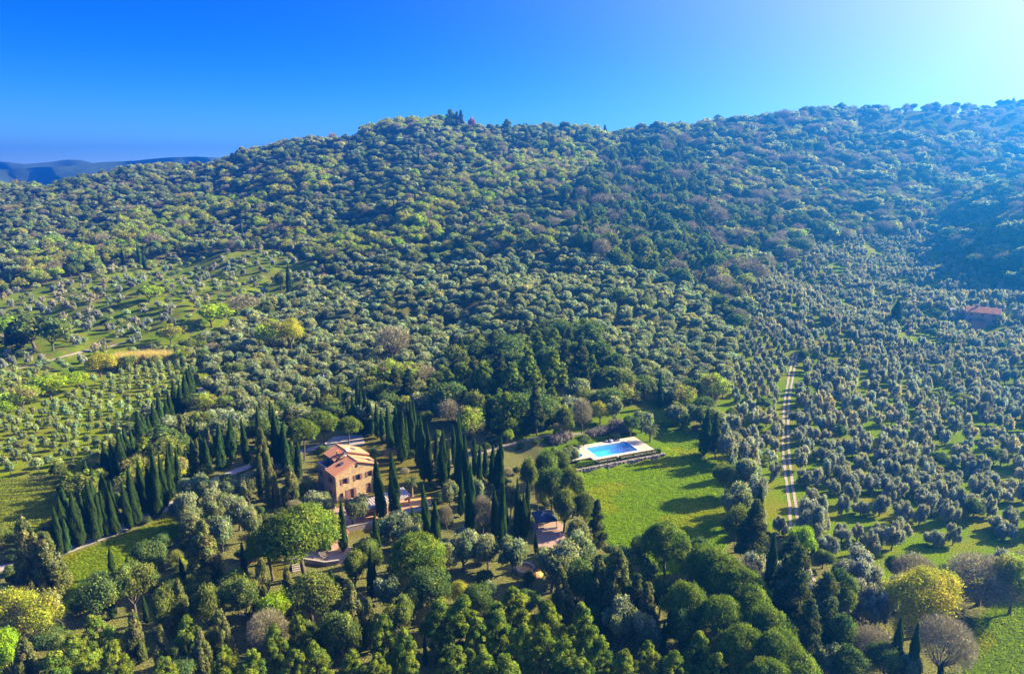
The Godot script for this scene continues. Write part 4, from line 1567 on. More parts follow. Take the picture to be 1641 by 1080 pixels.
	for k in 14:
		tri(w, Vector3(0, 0.45, 0), Vector3(cos(TAU * k / 14), 0.22, sin(TAU * k / 14)) * Vector3(1.36, 1, 1.36), Vector3(cos(TAU * (k + 1) / 14), 0.22, sin(TAU * (k + 1) / 14)) * Vector3(1.36, 1, 1.36))
	part("earth", w.commit(), mats["ochre_earth"], pl)
	w = begin()
	for i in 5:
		for k in 14:
			var pts := []
			for e in [[i, k], [i, k + 1], [i + 1, k + 1], [i + 1, k]]:
				var rr: float = e[0] / 5.0
				var aa: float = TAU * (int(e[1]) % 14) / 14
				pts.append(Vector3(cos(aa) * rr * 1.6, 0.95 * (1 - rr * rr) + 0.18 * fine.get_noise_2d(cos(aa) * rr * 60, sin(aa) * rr * 60) - 0.1, sin(aa) * rr * 1.4))
			quad(w, pts[0], pts[1], pts[2], pts[3])
	var heap := part("earth_heap", w.commit(), mats["ochre_earth"], self)
	heap.position = on_ground(857, 920)
	tag(heap, "heap of orange earth below the reddish courtyard", "earth heap")
	# the other farmhouse up the slope
	var f := thing("hillside_farmhouse", "farmhouse with red tiled roof on the far edge of the olive grove", "house", on_ground(1573, 516), -0.55)
	w = begin()
	box(w, Vector3(-6, -1.5, -3.5), Vector3(6, 4.6, 3.5))
	for x in [-6.0, 6.0]:
		tri(w, Vector3(x, 4.6, -3.5), Vector3(x, 6.3, 0), Vector3(x, 4.6, 3.5))
	part("wall", w.commit(), mats["rose_plaster"], f)
	for sgn in [-1, 1]:
		var a := Vector3(-6.4 * sgn, 4.5, 4.0 * sgn)
		var b := Vector3(6.4 * sgn, 4.5, 4.0 * sgn)
		w = begin()
		slab(w, b, a, Vector3(-6.4 * sgn, 6.45, 0), Vector3(6.4 * sgn, 6.45, 0))
		tile_rows(w, b, a, Vector3(-6.4 * sgn, 6.45, 0), Vector3(6.4 * sgn, 6.45, 0), 0.4, 0.16)
		part("roof", w.commit(), mats["terracotta"], f)
	for x in [-4.0, 0.0, 4.0]:
		for y in [0.8, 3.0]:
			var wf := part("window", box_mesh(Vector3(x - 0.5, y, 3.5), Vector3(x + 0.5, y + 1.2, 3.55)), mats["shutter_wood"], f)
			part("pane", box_mesh(Vector3(x - 0.4, y + 0.1, 3.551), Vector3(x + 0.4, y + 1.1, 3.57)), mats["dark_glass"], wf)
	w = begin()
	box(w, Vector3(-2.4, 5.0, -0.3), Vector3(-1.7, 7.4, 0.3))
	part("chimney", w.commit(), mats["rose_plaster"], f)
	var ann := thing("farm_annex", "low annex with red tiled roof below the hillside farmhouse", "outbuilding", on_ground(1568, 526), -0.45)
	part("wall", box_mesh(Vector3(-2.6, -1.5, -1.8), Vector3(2.6, 2.2, 1.8)), mats["rose_plaster"], ann)
	w = begin()
	slab(w, Vector3(2.9, 2.2, 2.1), Vector3(-2.9, 2.2, 2.1), Vector3(-2.9, 3.0, -2.1), Vector3(2.9, 3.0, -2.1))
	tile_rows(w, Vector3(2.9, 2.2, 2.1), Vector3(-2.9, 2.2, 2.1), Vector3(-2.9, 3.0, -2.1), Vector3(2.9, 3.0, -2.1), 0.4, 0.16)
	part("roof", w.commit(), mats["terracotta"], ann)
	var bn := thing("barn", "long grey roofed barn attached behind the hillside farmhouse", "outbuilding", on_ground(1541, 508), -0.3)
	part("wall", box_mesh(Vector3(-4.5, -1.5, -2.2), Vector3(4.5, 2.6, 2.2)), mats["dry_stone"], bn)
	w = begin()
	slab(w, Vector3(4.8, 2.55, 2.6), Vector3(-4.8, 2.55, 2.6), Vector3(-4.8, 3.7, -2.6), Vector3(4.8, 3.7, -2.6))
	tile_rows(w, Vector3(4.8, 2.55, 2.6), Vector3(-4.8, 2.55, 2.6), Vector3(-4.8, 3.7, -2.6), Vector3(4.8, 3.7, -2.6), 0.4, 0.16)
	part("roof", w.commit(), mats["old_tiles"], bn)
	# small pale outbuilding glimpsed behind the cypresses
	var ob := thing("pale_outbuilding", "small pale outbuilding glimpsed behind the dense cypress stand", "outbuilding", on_ground(669, 668), 0.5)
	part("wall", box_mesh(Vector3(-2.0, -0.5, -1.6), Vector3(2.0, 2.5, 1.6)), mats["coping"], ob)
	w = begin()
	slab(w, Vector3(2.3, 2.55, 1.9), Vector3(-2.3, 2.55, 1.9), Vector3(-2.3, 3.1, -1.9), Vector3(2.3, 3.1, -1.9))
	part("roof", w.commit(), mats["old_tiles"], ob)
	# utility poles
	for e in [[520, 631, 600, "weathered utility pole rising from the grey olives behind the umbrella pines"], [1482, 630, 588, "weathered utility pole in the olive grove below the hillside farmhouse"]]:
		var at := on_ground(e[0], e[1])
		var high: float = EYE + ray(e[0], e[2]).y * -at.z - at.y
		var pole := thing("utility_pole", e[3], "utility pole", at)
		w = begin()
		tube(w, [Vector3(0, -0.5, 0), Vector3(0, high, 0)], [0.19, 0.12], 7)
		part("post", w.commit(), mats["weathered_post"], pole)
		part("crossarm", box_mesh(Vector3(-0.9, high - 0.6, 0.12), Vector3(0.9, high - 0.45, 0.24)), mats["weathered_post"], pole)
		for x in [-0.8, 0.0, 0.8]:
			w = begin()
			tube(w, [Vector3(x, high - 0.45, 0.18), Vector3(x, high - 0.2, 0.18)], [0.06, 0.04], 6)
			part("insulator", w.commit(), mats["white_metal"], pole)
	# palms
	palm("tall palm with drooping fronds beside its own shadow on the pool lawn", on_ground(1042, 708), 3.4, 2.6, 34, Color(0.14, 0.165, 0.075), 1)
	palm("low bright green palm in the rockery behind the pool", on_ground(986, 703), 0.7, 1.8, 22, Color(0.20, 0.21, 0.05), 2)
	palm("green palm beside the far gable of the farmhouse", on_ground(597, 738), 2.2, 2.6, 30, Color(0.12, 0.175, 0.045), 3)
	palm("pale yellow green palm in the sunny spot beside the farmhouse side wall, tallest of three", on_ground(496, 786), 1.6, 2.4, 28, Color(0.27, 0.28, 0.075), 4)
	palm("pale yellow green palm next to the broad cypresses beside the farmhouse", on_ground(490, 780), 1.2, 2.1, 26, Color(0.27, 0.28, 0.075), 5)
	palm("pale yellow green palm next to the farmhouse side door", on_ground(502, 783), 1.0, 2.0, 26, Color(0.25, 0.26, 0.07), 6)
	palm("slender palm among the garden terraces beside the brown plot", on_ground(660, 795), 3.4, 2.0, 26, Color(0.10, 0.15, 0.045), 7)
	palm("feathery grey green palm on the forecourt behind the farmhouse ridge", on_ground(534, 730), 1.4, 2.5, 28, Color(0.13, 0.18, 0.075), 8)


# ---- trees that can be picked out one by one: [kind, top x, top y, base y, crown width in pixels, label, group] ----
# cypresses as [top x, top y, base y, width]
const AVENUE_FRONT := [[97, 830, 886, 13], [92, 798, 865, 15], [100, 781, 843, 13], [113, 788, 876, 20], [139, 768, 868, 17], [157, 758, 838, 18], [175, 785, 857, 14], [186, 809, 838, 9], [205, 749, 843, 16], [221, 736, 820, 15], [239, 718, 828, 17], [262, 723, 802, 14], [268, 709, 796, 13], [147, 772, 846, 16], [128, 792, 850, 14], [120, 800, 872, 14], [148, 790, 864, 13], [196, 770, 850, 13], [213, 770, 838, 12], [232, 745, 828, 13], [247, 735, 822, 13], [255, 728, 814, 13], [279, 720, 794, 12], [170, 770, 852, 14], [159, 785, 860, 13], [84, 812, 890, 14]]
const AVENUE_BACK := [[166, 709, 766, 14], [162, 718, 764, 12], [183, 712, 770, 10], [188, 693, 768, 14], [200, 686, 751, 16], [194, 695, 757, 12], [220, 659, 727, 17], [228, 666, 724, 14], [241, 647, 714, 15], [252, 634, 699, 15], [276, 612, 664, 15], [292, 601, 656, 14], [300, 591, 643, 13], [304, 587, 638, 13], [175, 705, 768, 12], [210, 690, 748, 12], [234, 668, 720, 12], [247, 655, 710, 12], [262, 640, 692, 12], [270, 628, 682, 12], [284, 615, 666, 12]]
const DRIVE_ROW := [[286, 713, 772, 12], [295, 721, 766, 11], [304, 702, 762, 12], [323, 696, 760, 15], [328, 702, 761, 12], [345, 679, 752, 16], [364, 668, 738, 16], [389, 670, 744, 13], [410, 653, 722, 12]]
const HOUSE_CLUMP := [[430, 642, 700, 10], [437, 655, 756, 18], [448, 677, 758, 18], [455, 690, 762, 17], [464, 704, 756, 14], [473, 706, 768, 14], [478, 630, 668, 10], [493, 638, 664, 9], [507, 634, 658, 8], [514, 629, 658, 8], [524, 635, 660, 9], [441, 668, 752, 16], [425, 690, 760, 15]]
const BEHIND_STAND := [[541, 613, 664, 9], [569, 605, 672, 11], [565, 632, 694, 12], [574, 623, 688, 12], [580, 625, 694, 12], [587, 638, 696, 12], [593, 645, 698, 11], [603, 647, 702, 12], [612, 658, 708, 12], [623, 650, 735, 15], [630, 648, 722, 12], [640, 660, 742, 16], [650, 644, 722, 13], [658, 641, 722, 13], [663, 643, 716, 12], [676, 665, 772, 17], [686, 680, 775, 14], [697, 690, 745, 10], [646, 668, 735, 14], [668, 672, 748, 15]]
const MIDDLE_STAND := [[705, 688, 782, 20], [714, 705, 770, 13], [727, 684, 748, 11], [735, 665, 796, 17], [748, 700, 796, 14], [760, 702, 764, 12], [767, 712, 774, 11], [777, 710, 768, 11], [788, 712, 776, 15], [801, 700, 790, 16], [730, 733, 788, 12], [741, 690, 770, 13], [795, 720, 782, 13]]
const TERRACE_PAIR := [[607, 731, 832, 20], [630, 724, 835, 22]]
const LOWER_STAND := [[601, 820, 903, 15], [682, 774, 862, 16], [696, 802, 884, 20], [737, 755, 828, 12], [752, 743, 862, 20], [750, 780, 864, 15], [660, 812, 854, 8], [794, 782, 862, 16], [803, 775, 884, 16], [829, 768, 862, 13], [835, 795, 860, 13], [842, 790, 862, 14], [812, 803, 842, 8], [845, 766, 855, 12], [860, 850, 888, 9], [545, 803, 884, 16], [592, 877, 960, 18], [387, 870, 930, 12], [530, 910, 966, 14]]
const WOOD_SPIRES := [[172, 877, 925, 10], [168, 913, 992, 13], [199, 891, 928, 8], [289, 894, 945, 11], [350, 902, 950, 12], [219, 1002, 1062, 12], [296, 1035, 1086, 10], [228, 952, 1000, 8], [283, 958, 1006, 10], [578, 969, 1032, 9], [622, 952, 1010, 9], [536, 997, 1048, 9], [680, 1016, 1068, 8], [1078, 947, 1018, 15], [1064, 994, 1050, 11], [983, 902, 958, 11], [942, 933, 985, 10], [978, 963, 1008, 8], [1164, 1030, 1090, 10], [1032, 1008, 1052, 8], [1449, 990, 1096, 18], [1477, 1000, 1105, 18], [1513, 1060, 1120, 11], [1243, 852, 955, 19], [1221, 778, 842, 17]]
const SLOPE_SPIRES := [[1133, 655, 729, 20], [1061, 596, 654, 11], [1440, 482, 526, 20], [1235, 335, 378, 11], [461, 427, 477, 13], [386, 358, 388, 6], [436, 341, 364, 6], [117, 402, 424, 6], [193, 398, 428, 6], [220, 391, 426, 6], [229, 408, 430, 8], [12, 438, 460, 6], [670, 240, 266, 5], [666, 308, 343, 7], [631, 321, 347, 5], [795, 220, 242, 4], [879, 208, 236, 4], [899, 207, 236, 4], [690, 330, 352, 5], [700, 322, 345, 4]]

const NOTABLE := [
	["stone_pine", 478, 808, 928, 124, "large umbrella pine with a bare trunk above the garden steps", ""],
	["stone_pine", 428, 834, 930, 72, "smaller umbrella pine touching the large one beside the garden steps", ""],
	["stone_pine", 667, 852, 950, 98, "broad domed pine below the garden, between the slim cypresses", ""],
	["stone_pine", 1072, 833, 942, 82, "lone umbrella pine with a slender trunk at the edge of the meadow", ""],
	["stone_pine", 515, 655, 716, 50, "bright umbrella pine behind the farmhouse, middle of three", ""],
	["stone_pine", 556, 664, 712, 42, "bright umbrella pine behind the farmhouse, beside the gravel forecourt", ""],
	["stone_pine", 482, 666, 738, 48, "bright umbrella pine behind the farmhouse, beside the clump of cypresses", ""],
	["pine_tree", 553, 640, 672, 20, "small round pine behind the umbrella pines of the farmhouse", ""],
	["stone_pine", 1135, 866, 985, 74, "", ""], ["stone_pine", 1166, 882, 1000, 80, "", ""], ["stone_pine", 1190, 904, 1020, 74, "", ""], ["stone_pine", 1212, 936, 1050, 74, "", ""], ["stone_pine", 1232, 968, 1085, 78, "", ""], ["stone_pine", 1252, 1004, 1120, 80, "", ""], ["stone_pine", 1282, 1044, 1150, 84, "", ""], ["stone_pine", 1160, 945, 1060, 70, "", ""], ["stone_pine", 1105, 925, 1040, 66, "", ""], ["stone_pine", 1195, 1000, 1110, 76, "", ""], ["stone_pine", 1235, 1050, 1160, 76, "", ""],
	["yellow_tree", 1500, 914, 1018, 112, "large round oak in golden spring leaf above two dark cypresses", ""],
	["bare_tree", 1582, 893, 970, 92, "spreading leafless oak with a forked trunk beside the green field", ""],
	["budding_oak", 1636, 892, 985, 60, "yellow green budding oak beside the spreading leafless oak", ""],
	["bare_tree", 1522, 990, 1090, 74, "brown leafless tree below the golden oak", ""],
	["bare_tree", 1400, 1005, 1075, 58, "dark leafless tree beside the bend of the farm track", ""],
	["lime_green_tree", 1292, 844, 905, 48, "pale green leafing tree beside the farm track", ""],
	["dark_conifer", 1283, 868, 1010, 58, "dark ivy clad conifer below the pale green tree by the farm track", ""],
	["dark_conifer", 1322, 914, 1045, 62, "dark shaggy conifer between the farm track and the umbrella pines", ""],
	["dark_conifer", 1264, 885, 995, 46, "dark conifer beside the broad cypress below the meadow", ""],
	["holm_oak", 1352, 915, 1000, 48, "dark evergreen oak beside the shaggy conifer by the farm track", ""],
	["feathery_olive_tree", 1382, 925, 990, 48, "grey olive beside the dark conifers by the farm track", ""],
	["dark_conifer", 1212, 800, 905, 48, "dark conifer on the sunny edge of the meadow", ""],
	["olive_tree", 1180, 782, 850, 48, "grey olive on the sunny edge of the meadow, above the dark conifer", ""],
	["holm_oak", 1166, 742, 800, 44, "dark evergreen oak on the sunny edge of the meadow", ""],
	["feathery_olive_tree", 1215, 760, 822, 44, "grey olive in front of the dark conifer at the meadow edge", ""], ["olive_tree", 1196, 735, 798, 46, "grey olive behind the evergreen oak at the meadow edge", ""],
	["feathery_olive_tree", 1172, 690, 745, 40, "grey olive beside the thick twin cypress at the meadow edge", ""],
	["holm_oak", 1188, 812, 885, 52, "dark evergreen oak throwing a long shadow over the meadow", ""], ["feathery_olive_tree", 1205, 700, 765, 40, "grey olive above the meadow edge between the track and the twin cypress", ""], ["dark_conifer", 1152, 660, 735, 22, "dark conifer tucked beside the thick twin cypress at the meadow edge", ""],
	["holm_oak", 1023, 862, 905, 36, "round dark evergreen bush in the meadow beside the lone umbrella pine", ""],
	["yellow_tree", 462, 506, 562, 46, "bright yellow flowering tree among the grey olives", ""],
	["budding_oak", 432, 512, 568, 52, "dull yellow tree beside the bright yellow flowering one", ""],
	["bare_tree", 625, 520, 580, 62, "round leafless tree among the olives of the dense grove", ""],
	["lime_green_tree", 335, 486, 524, 48, "bright green tree beside the brown one on the grassy terraces", ""],
	["lime_green_tree", 235, 457, 484, 38, "bright green tree in the upper part of the grassy terraces", ""],
	["bare_tree", 386, 472, 506, 44, "brown leafless tree beside the bright green one on the grassy terraces", ""],
	["holm_oak", 45, 502, 558, 56, "tall dark evergreen above the footpath", ""], ["dark_conifer", 20, 515, 560, 34, "dark conifer beside the tall evergreen above the footpath", ""], ["holm_oak", 76, 512, 562, 42, "dark evergreen beside the footpath bend", ""],
	["lime_green_tree", 8, 508, 548, 34, "bright green tree behind the dark evergreens above the footpath", ""],
	["lime_green_tree", 74, 602, 642, 50, "bright green tree below the footpath", ""], ["lime_green_tree", 118, 596, 628, 34, "smaller bright green tree below the footpath", ""],
	["yellow_tree", 155, 566, 604, 46, "yellow green bush beside the tall reeds", ""], ["budding_oak", 30, 618, 658, 52, "brown green tree below the footpath", ""], ["lime_green_tree", 2, 640, 668, 36, "bright green bush below the brown green tree", ""],
	["budding_oak", 270, 520, 552, 36, "yellowish tree above the tall reeds", ""],
	["yellow_tree", 963, 641, 680, 34, "golden tree behind the pool", ""],
	["bare_tree", 934, 636, 695, 36, "purple brown leafless tree behind the pool", ""], ["dark_conifer", 861, 613, 698, 30, "tall brownish conifer behind the pool garden", ""],
	["pine_tree", 812, 628, 700, 60, "grey green round pine behind the garden path", ""], ["holm_oak", 905, 650, 702, 34, "dark evergreen behind the lavender bushes", ""], ["olive_tree", 985, 640, 680, 30, "grey olive beside the golden tree behind the pool", ""],
	["holm_oak", 1012, 668, 700, 30, "dark evergreen behind the pool palm", ""], ["olive_tree", 1030, 660, 694, 36, "grey olive behind the pool palm", ""],
	["budding_oak", 757, 652, 712, 50, "tan budding tree beside the garden path", ""], ["bare_tree", 720, 640, 690, 40, "brown leafless tree above the middle cypress stand", ""],
	["budding_oak", 1146, 598, 655, 52, "tan feathery budding tree above the meadow", ""], ["budding_oak", 1098, 612, 660, 48, "olive tan tree beside the slim cypress above the meadow", ""],
	["lime_green_tree", 813, 688, 712, 20, "small bright green tree beside the garden path", ""], ["lime_green_tree", 893, 686, 706, 14, "small bright green shrub behind the lavender bushes", ""],
	["holm_oak", 936, 697, 721, 26, "round green tree standing on the pool paving", ""],
	["olive_tree", 912, 716, 748, 32, "grey green olive bush at the end of the pool terrace", ""],
	["pine_tree", 720, 594, 640, 38, "light green pine at the near edge of the pine belt", ""], ["pine_tree", 692, 605, 652, 42, "green pine above the tall cypress stand", ""], ["pine_tree", 885, 560, 628, 56, "bright green pine in the pine belt above the pool", ""], ["dark_conifer", 933, 538, 612, 34, "tall dark conifer in the pine belt above the pool", ""], ["dark_conifer", 905, 545, 615, 30, "dark conifer beside the bright pine above the pool", ""],
	["pine_tree", 778, 578, 650, 48, "", ""], ["pine_tree", 817, 580, 650, 50, "", ""], ["pine_tree", 846, 560, 640, 44, "", ""], ["pine_tree", 745, 585, 650, 44, "", ""], ["pine_tree", 860, 590, 650, 46, "", ""], ["dark_conifer", 800, 560, 630, 32, "", ""], ["dark_conifer", 760, 570, 640, 34, "", ""], ["dark_conifer", 655, 590, 648, 34, "", ""], ["dark_conifer", 632, 588, 640, 30, "", ""],
	["holm_oak", 448, 436, 468, 24, "round dark tree beside the cypress on the bare slope", ""],
	["broad_cypress", 416, 680, 800, 32, "broad dull green cypress above the shaded olives", ""], ["broad_cypress", 431, 725, 812, 26, "smaller broad brownish cypress below the cypress clump", ""], ["broad_cypress", 462, 744, 812, 34, "broad brownish cypress beside the farmhouse side wall", ""],
	["broad_cypress", 36, 822, 950, 50, "ragged brown green conifer beside the drive", ""], ["broad_cypress", 70, 850, 955, 48, "second ragged brown green conifer beside the drive", ""],
	["broad_cypress", 318, 832, 940, 58, "big pale olive green conifer below the shaded olives", ""],
	["olive_tree", 520, 789, 842, 46, "silvery olive in front of the farmhouse corner", ""], ["olive_tree", 561, 796, 846, 38, "silvery olive between the farmhouse and the loggia", ""],
	["olive_tree", 293, 790, 850, 44, "grey olive at the bend of the drive", ""], ["olive_tree", 312, 762, 812, 46, "round grey olive below the drive cypresses", ""], ["olive_tree", 345, 790, 842, 42, "", "shaded olives below the drive"], ["olive_tree", 378, 796, 850, 44, "", "shaded olives below the drive"], ["olive_tree", 330, 772, 818, 34, "", "shaded olives below the drive"], ["olive_tree", 362, 770, 812, 32, "", "shaded olives below the drive"], ["olive_tree", 395, 765, 810, 30, "", "shaded olives below the drive"], ["olive_tree", 350, 830, 885, 42, "", "shaded olives below the drive"], ["olive_tree", 395, 812, 868, 36, "", "shaded olives below the drive"], ["olive_tree", 300, 815, 865, 38, "", "shaded olives below the drive"],
	["olive_tree", 630, 825, 878, 54, "bright olive below the loggia", ""], ["olive_tree", 662, 830, 882, 44, "bright olive beside the broad domed pine", ""], ["olive_tree", 742, 856, 915, 54, "", "olives below the lower cypresses"], ["olive_tree", 782, 862, 915, 42, "", "olives below the lower cypresses"], ["olive_tree", 822, 860, 918, 46, "", "olives below the lower cypresses"], ["olive_tree", 712, 870, 925, 38, "", "olives below the lower cypresses"], ["olive_tree", 765, 770, 812, 26, "", "olives among the lower cypresses"], ["olive_tree", 720, 772, 815, 28, "", "olives among the lower cypresses"], ["bare_tree", 773, 790, 860, 34, "grey twiggy tree among the lower cypresses", ""], ["olive_tree", 818, 775, 830, 26, "", "olives among the lower cypresses"], ["bare_tree", 715, 808, 850, 24, "grey twiggy bush among the lower cypresses", ""],
	["holm_oak", 590, 866, 925, 44, "blue green evergreen in the shade of the loggia wall", ""], ["holm_oak", 565, 886, 950, 40, "blue green evergreen below the lower terrace", ""],
	["holm_oak", 885, 745, 825, 46, "", "evergreens beside the courtyard"], ["holm_oak", 920, 752, 830, 44, "", "evergreens beside the courtyard"], ["holm_oak", 905, 785, 852, 46, "", "evergreens beside the courtyard"], ["holm_oak", 940, 790, 850, 40, "", "evergreens beside the courtyard"], ["holm_oak", 868, 722, 790, 40, "", "evergreens beside the courtyard"], ["holm_oak", 893, 716, 775, 36, "", "evergreens beside the courtyard"], ["dark_conifer", 955, 800, 885, 34, "dark conifer between the courtyard and the meadow", ""], ["budding_oak", 862, 760, 822, 26, "yellowish tree among the evergreens above the courtyard", ""], ["olive_tree", 925, 838, 895, 40, "grey olive below the courtyard evergreens", ""], ["holm_oak", 850, 735, 800, 34, "", "evergreens beside the courtyard"],
	["olive_tree", 885, 876, 950, 66, "big rounded grey green tree below the courtyard", ""], ["olive_tree", 930, 856, 930, 58, "grey green olive between the courtyard and the meadow", ""], ["broad_cypress", 992, 872, 1000, 66, "big rusty brown conifer below the meadow", ""], ["broad_cypress", 960, 885, 990, 44, "rusty conifer beside the biggest one below the meadow", ""],
	["holm_oak", 690, 915, 1000, 64, "dark green oak below the broad domed pine", ""], ["holm_oak", 495, 922, 1000, 76, "round green oak below the umbrella pine", ""], ["lime_green_tree", 445, 950, 1020, 56, "yellow green tree below the umbrella pine", ""], ["bare_tree", 425, 978, 1050, 60, "grey leafless tree below the yellow green one", ""],
	["yellow_tree", 738, 930, 980, 40, "golden shrub below the lower olives", ""],
	["blossom_tree", 497, 533, 546, 13, "pink blossoming tree beside the bright yellow one", ""], ["blossom_tree", 500, 262, 272, 10, "magenta blossoming tree high on the hill", ""], ["blossom_tree", 757, 188, 202, 13, "pink blossoming tree on the summit", ""], ["blossom_tree", 520, 437, 446, 14, "red blossoming tree beside the budding wood", ""], ["blossom_tree", 738, 430, 440, 10, "orange pink tree above the dense grove", ""], ["blossom_tree", 394, 885, 915, 26, "magenta blossom beside the slim cypress below the shaded olives", ""], ["blossom_tree", 703, 216, 226, 12, "faded pink tree below the summit", ""],
	["pine_tree", 722, 175, 205, 26, "dark pine crowning the summit", ""], ["dark_conifer", 737, 176, 206, 13, "dark conifer beside the summit pine", ""], ["dark_conifer", 731, 178, 206, 12, "slim conifer beside the summit pine", ""], ["dark_conifer", 845, 206, 236, 10, "dark conifer standing on the saddle of the ridge", ""], ["dark_conifer", 912, 205, 232, 11, "dark conifer on the ridge, first of two beside the slim cypress pair", ""], ["dark_conifer", 924, 206, 230, 9, "small dark conifer on the ridge beside the larger one", ""], ["pine_tree", 940, 203, 228, 20, "dark pine on the ridge beside the conifers", ""], ["dark_conifer", 970, 199, 222, 9, "thin dark conifer alone on the ridge", ""], ["pine_tree", 812, 190, 210, 20, "rounded dark tree at the end of the summit", ""],
	["pine_tree", 380, 240, 258, 15, "dark tree on the skyline of the lower ridge", ""], ["pine_tree", 372, 244, 260, 12, "second dark tree on the skyline of the lower ridge", ""]]

# thick and thin wood of the nearer slope: [kind, top x, top y, base y, width]
const NEAR_WOOD := [
	["budding_oak", 14, 945, 1030, 74], ["budding_oak", 58, 950, 1040, 66], ["broad_cypress", 27, 1018, 1120, 40], ["pine_tree", 146, 982, 1075, 50], ["pine_tree", 116, 1015, 1105, 52], ["holm_oak", 238, 870, 940, 48], ["holm_oak", 142, 928, 1010, 62], ["holm_oak", 205, 905, 985, 56], ["broad_cypress", 205, 976, 1065, 32], ["broad_cypress", 253, 1004, 1085, 30], ["broad_cypress", 320, 1000, 1085, 30], ["broad_cypress", 351, 972, 1060, 36], ["broad_cypress", 280, 925, 1015, 32], ["pine_tree", 296, 985, 1070, 46], ["holm_oak", 255, 945, 1025, 46], ["holm_oak", 385, 925, 1010, 56], ["pine_tree", 180, 1025, 1110, 48], ["pine_tree", 85, 1045, 1130, 56], ["lime_green_tree", 5, 1010, 1100, 44], ["pine_tree", 355, 1030, 1110, 48], ["pine_tree", 400, 1045, 1125, 48], ["pine_tree", 262, 1050, 1130, 48], ["holm_oak", 330, 940, 1020, 46], ["broad_cypress", 410, 890, 985, 34],
	["pine_tree", 610, 985, 1075, 50], ["pine_tree", 645, 1005, 1090, 46], ["pine_tree", 702, 955, 1050, 66], ["pine_tree", 745, 952, 1045, 70], ["pine_tree", 768, 990, 1085, 62], ["pine_tree", 796, 975, 1070, 60], ["pine_tree", 655, 1050, 1130, 52], ["pine_tree", 722, 1030, 1120, 58], ["pine_tree", 600, 1045, 1125, 50], ["pine_tree", 560, 1040, 1120, 52], ["pine_tree", 505, 1025, 1110, 54], ["pine_tree", 470, 1040, 1125, 52], ["holm_oak", 545, 980, 1065, 58], ["broad_cypress", 560, 930, 1030, 44], ["broad_cypress", 590, 950, 1040, 36], ["holm_oak", 640, 955, 1030, 50], ["olive_tree", 622, 925, 985, 46], ["pine_tree", 440, 1000, 1085, 44], ["pine_tree", 775, 1045, 1135, 58], ["holm_oak", 765, 940, 1010, 46], ["holm_oak", 660, 925, 1000, 44],
	["pine_tree", 822, 938, 1035, 80], ["pine_tree", 882, 962, 1058, 62], ["pine_tree", 938, 966, 1065, 54], ["pine_tree", 868, 1005, 1100, 64], ["pine_tree", 905, 1022, 1115, 62], ["pine_tree", 962, 1022, 1115, 58], ["pine_tree", 1002, 1042, 1130, 60], ["pine_tree", 1042, 1028, 1115, 52], ["pine_tree", 842, 998, 1095, 58], ["pine_tree", 812, 1048, 1140, 64], ["pine_tree", 930, 1055, 1145, 60], ["pine_tree", 1085, 1045, 1130, 56], ["pine_tree", 1125, 1010, 1100, 56], ["broad_cypress", 1042, 930, 1020, 44], ["broad_cypress", 905, 905, 1000, 40], ["holm_oak", 925, 900, 985, 52], ["olive_tree", 1000, 970, 1040, 52], ["olive_tree", 1035, 985, 1050, 42], ["holm_oak", 1095, 980, 1060, 50], ["holm_oak", 1060, 925, 990, 44], ["dark_conifer", 1020, 920, 1010, 40], ["broad_cypress", 1110, 960, 1050, 40], ["pine_tree", 1150, 1045, 1130, 54],
	["holm_oak", 1345, 985, 1065, 52], ["dark_conifer", 1300, 960, 1080, 46], ["olive_tree", 1325, 1035, 1090, 40], ["holm_oak", 1365, 1040, 1110, 50], ["holm_oak", 1430, 1035, 1105, 46], ["feathery_olive_tree", 1412, 945, 1000, 46], ["olive_tree", 1460, 1050, 1105, 36], ["feathery_olive_tree", 1442, 920, 975, 44]]

const NO_FILL := [[300, 800], [440, 735], [470, 690], [880, 690], [1050, 650], [1080, 700], [1000, 800], [1010, 940], [960, 960], [860, 985], [700, 985], [600, 985], [520, 985], [420, 960], [380, 930], [300, 890]]

var own_spots := []
var road_lines := []


func stand(kind: String, tx: float, ty: float, by: float, w: float, label: String, group := "", own := true) -> void:
	# the foot stands where its pixel meets the ground; the height brings the tip to its pixel
	var vanish := MID.y + FOCAL / tan(PITCH)
	var bx := MID.x + (tx - MID.x) * (vanish - by) / (vanish - ty)
	var at := on_ground(bx, by)
	var lower := by
	while -at.z > 690.0 and lower < by + 40.0 and by < 300.0:
		lower += 2.0
		at = on_ground(bx, lower)
	var high := clampf(EYE + ray(tx, ty).y * -at.z - at.y, 1.2, 24.0)
	var wide := w * at.distance_to(Vector3(0, EYE, 0)) / FOCAL
	plan_tree(kind, at, high, clampf(wide, high * 0.10, 18.0), label, group, own)
	own_spots.append([Vector2(at.x, at.z), wide * 0.5])


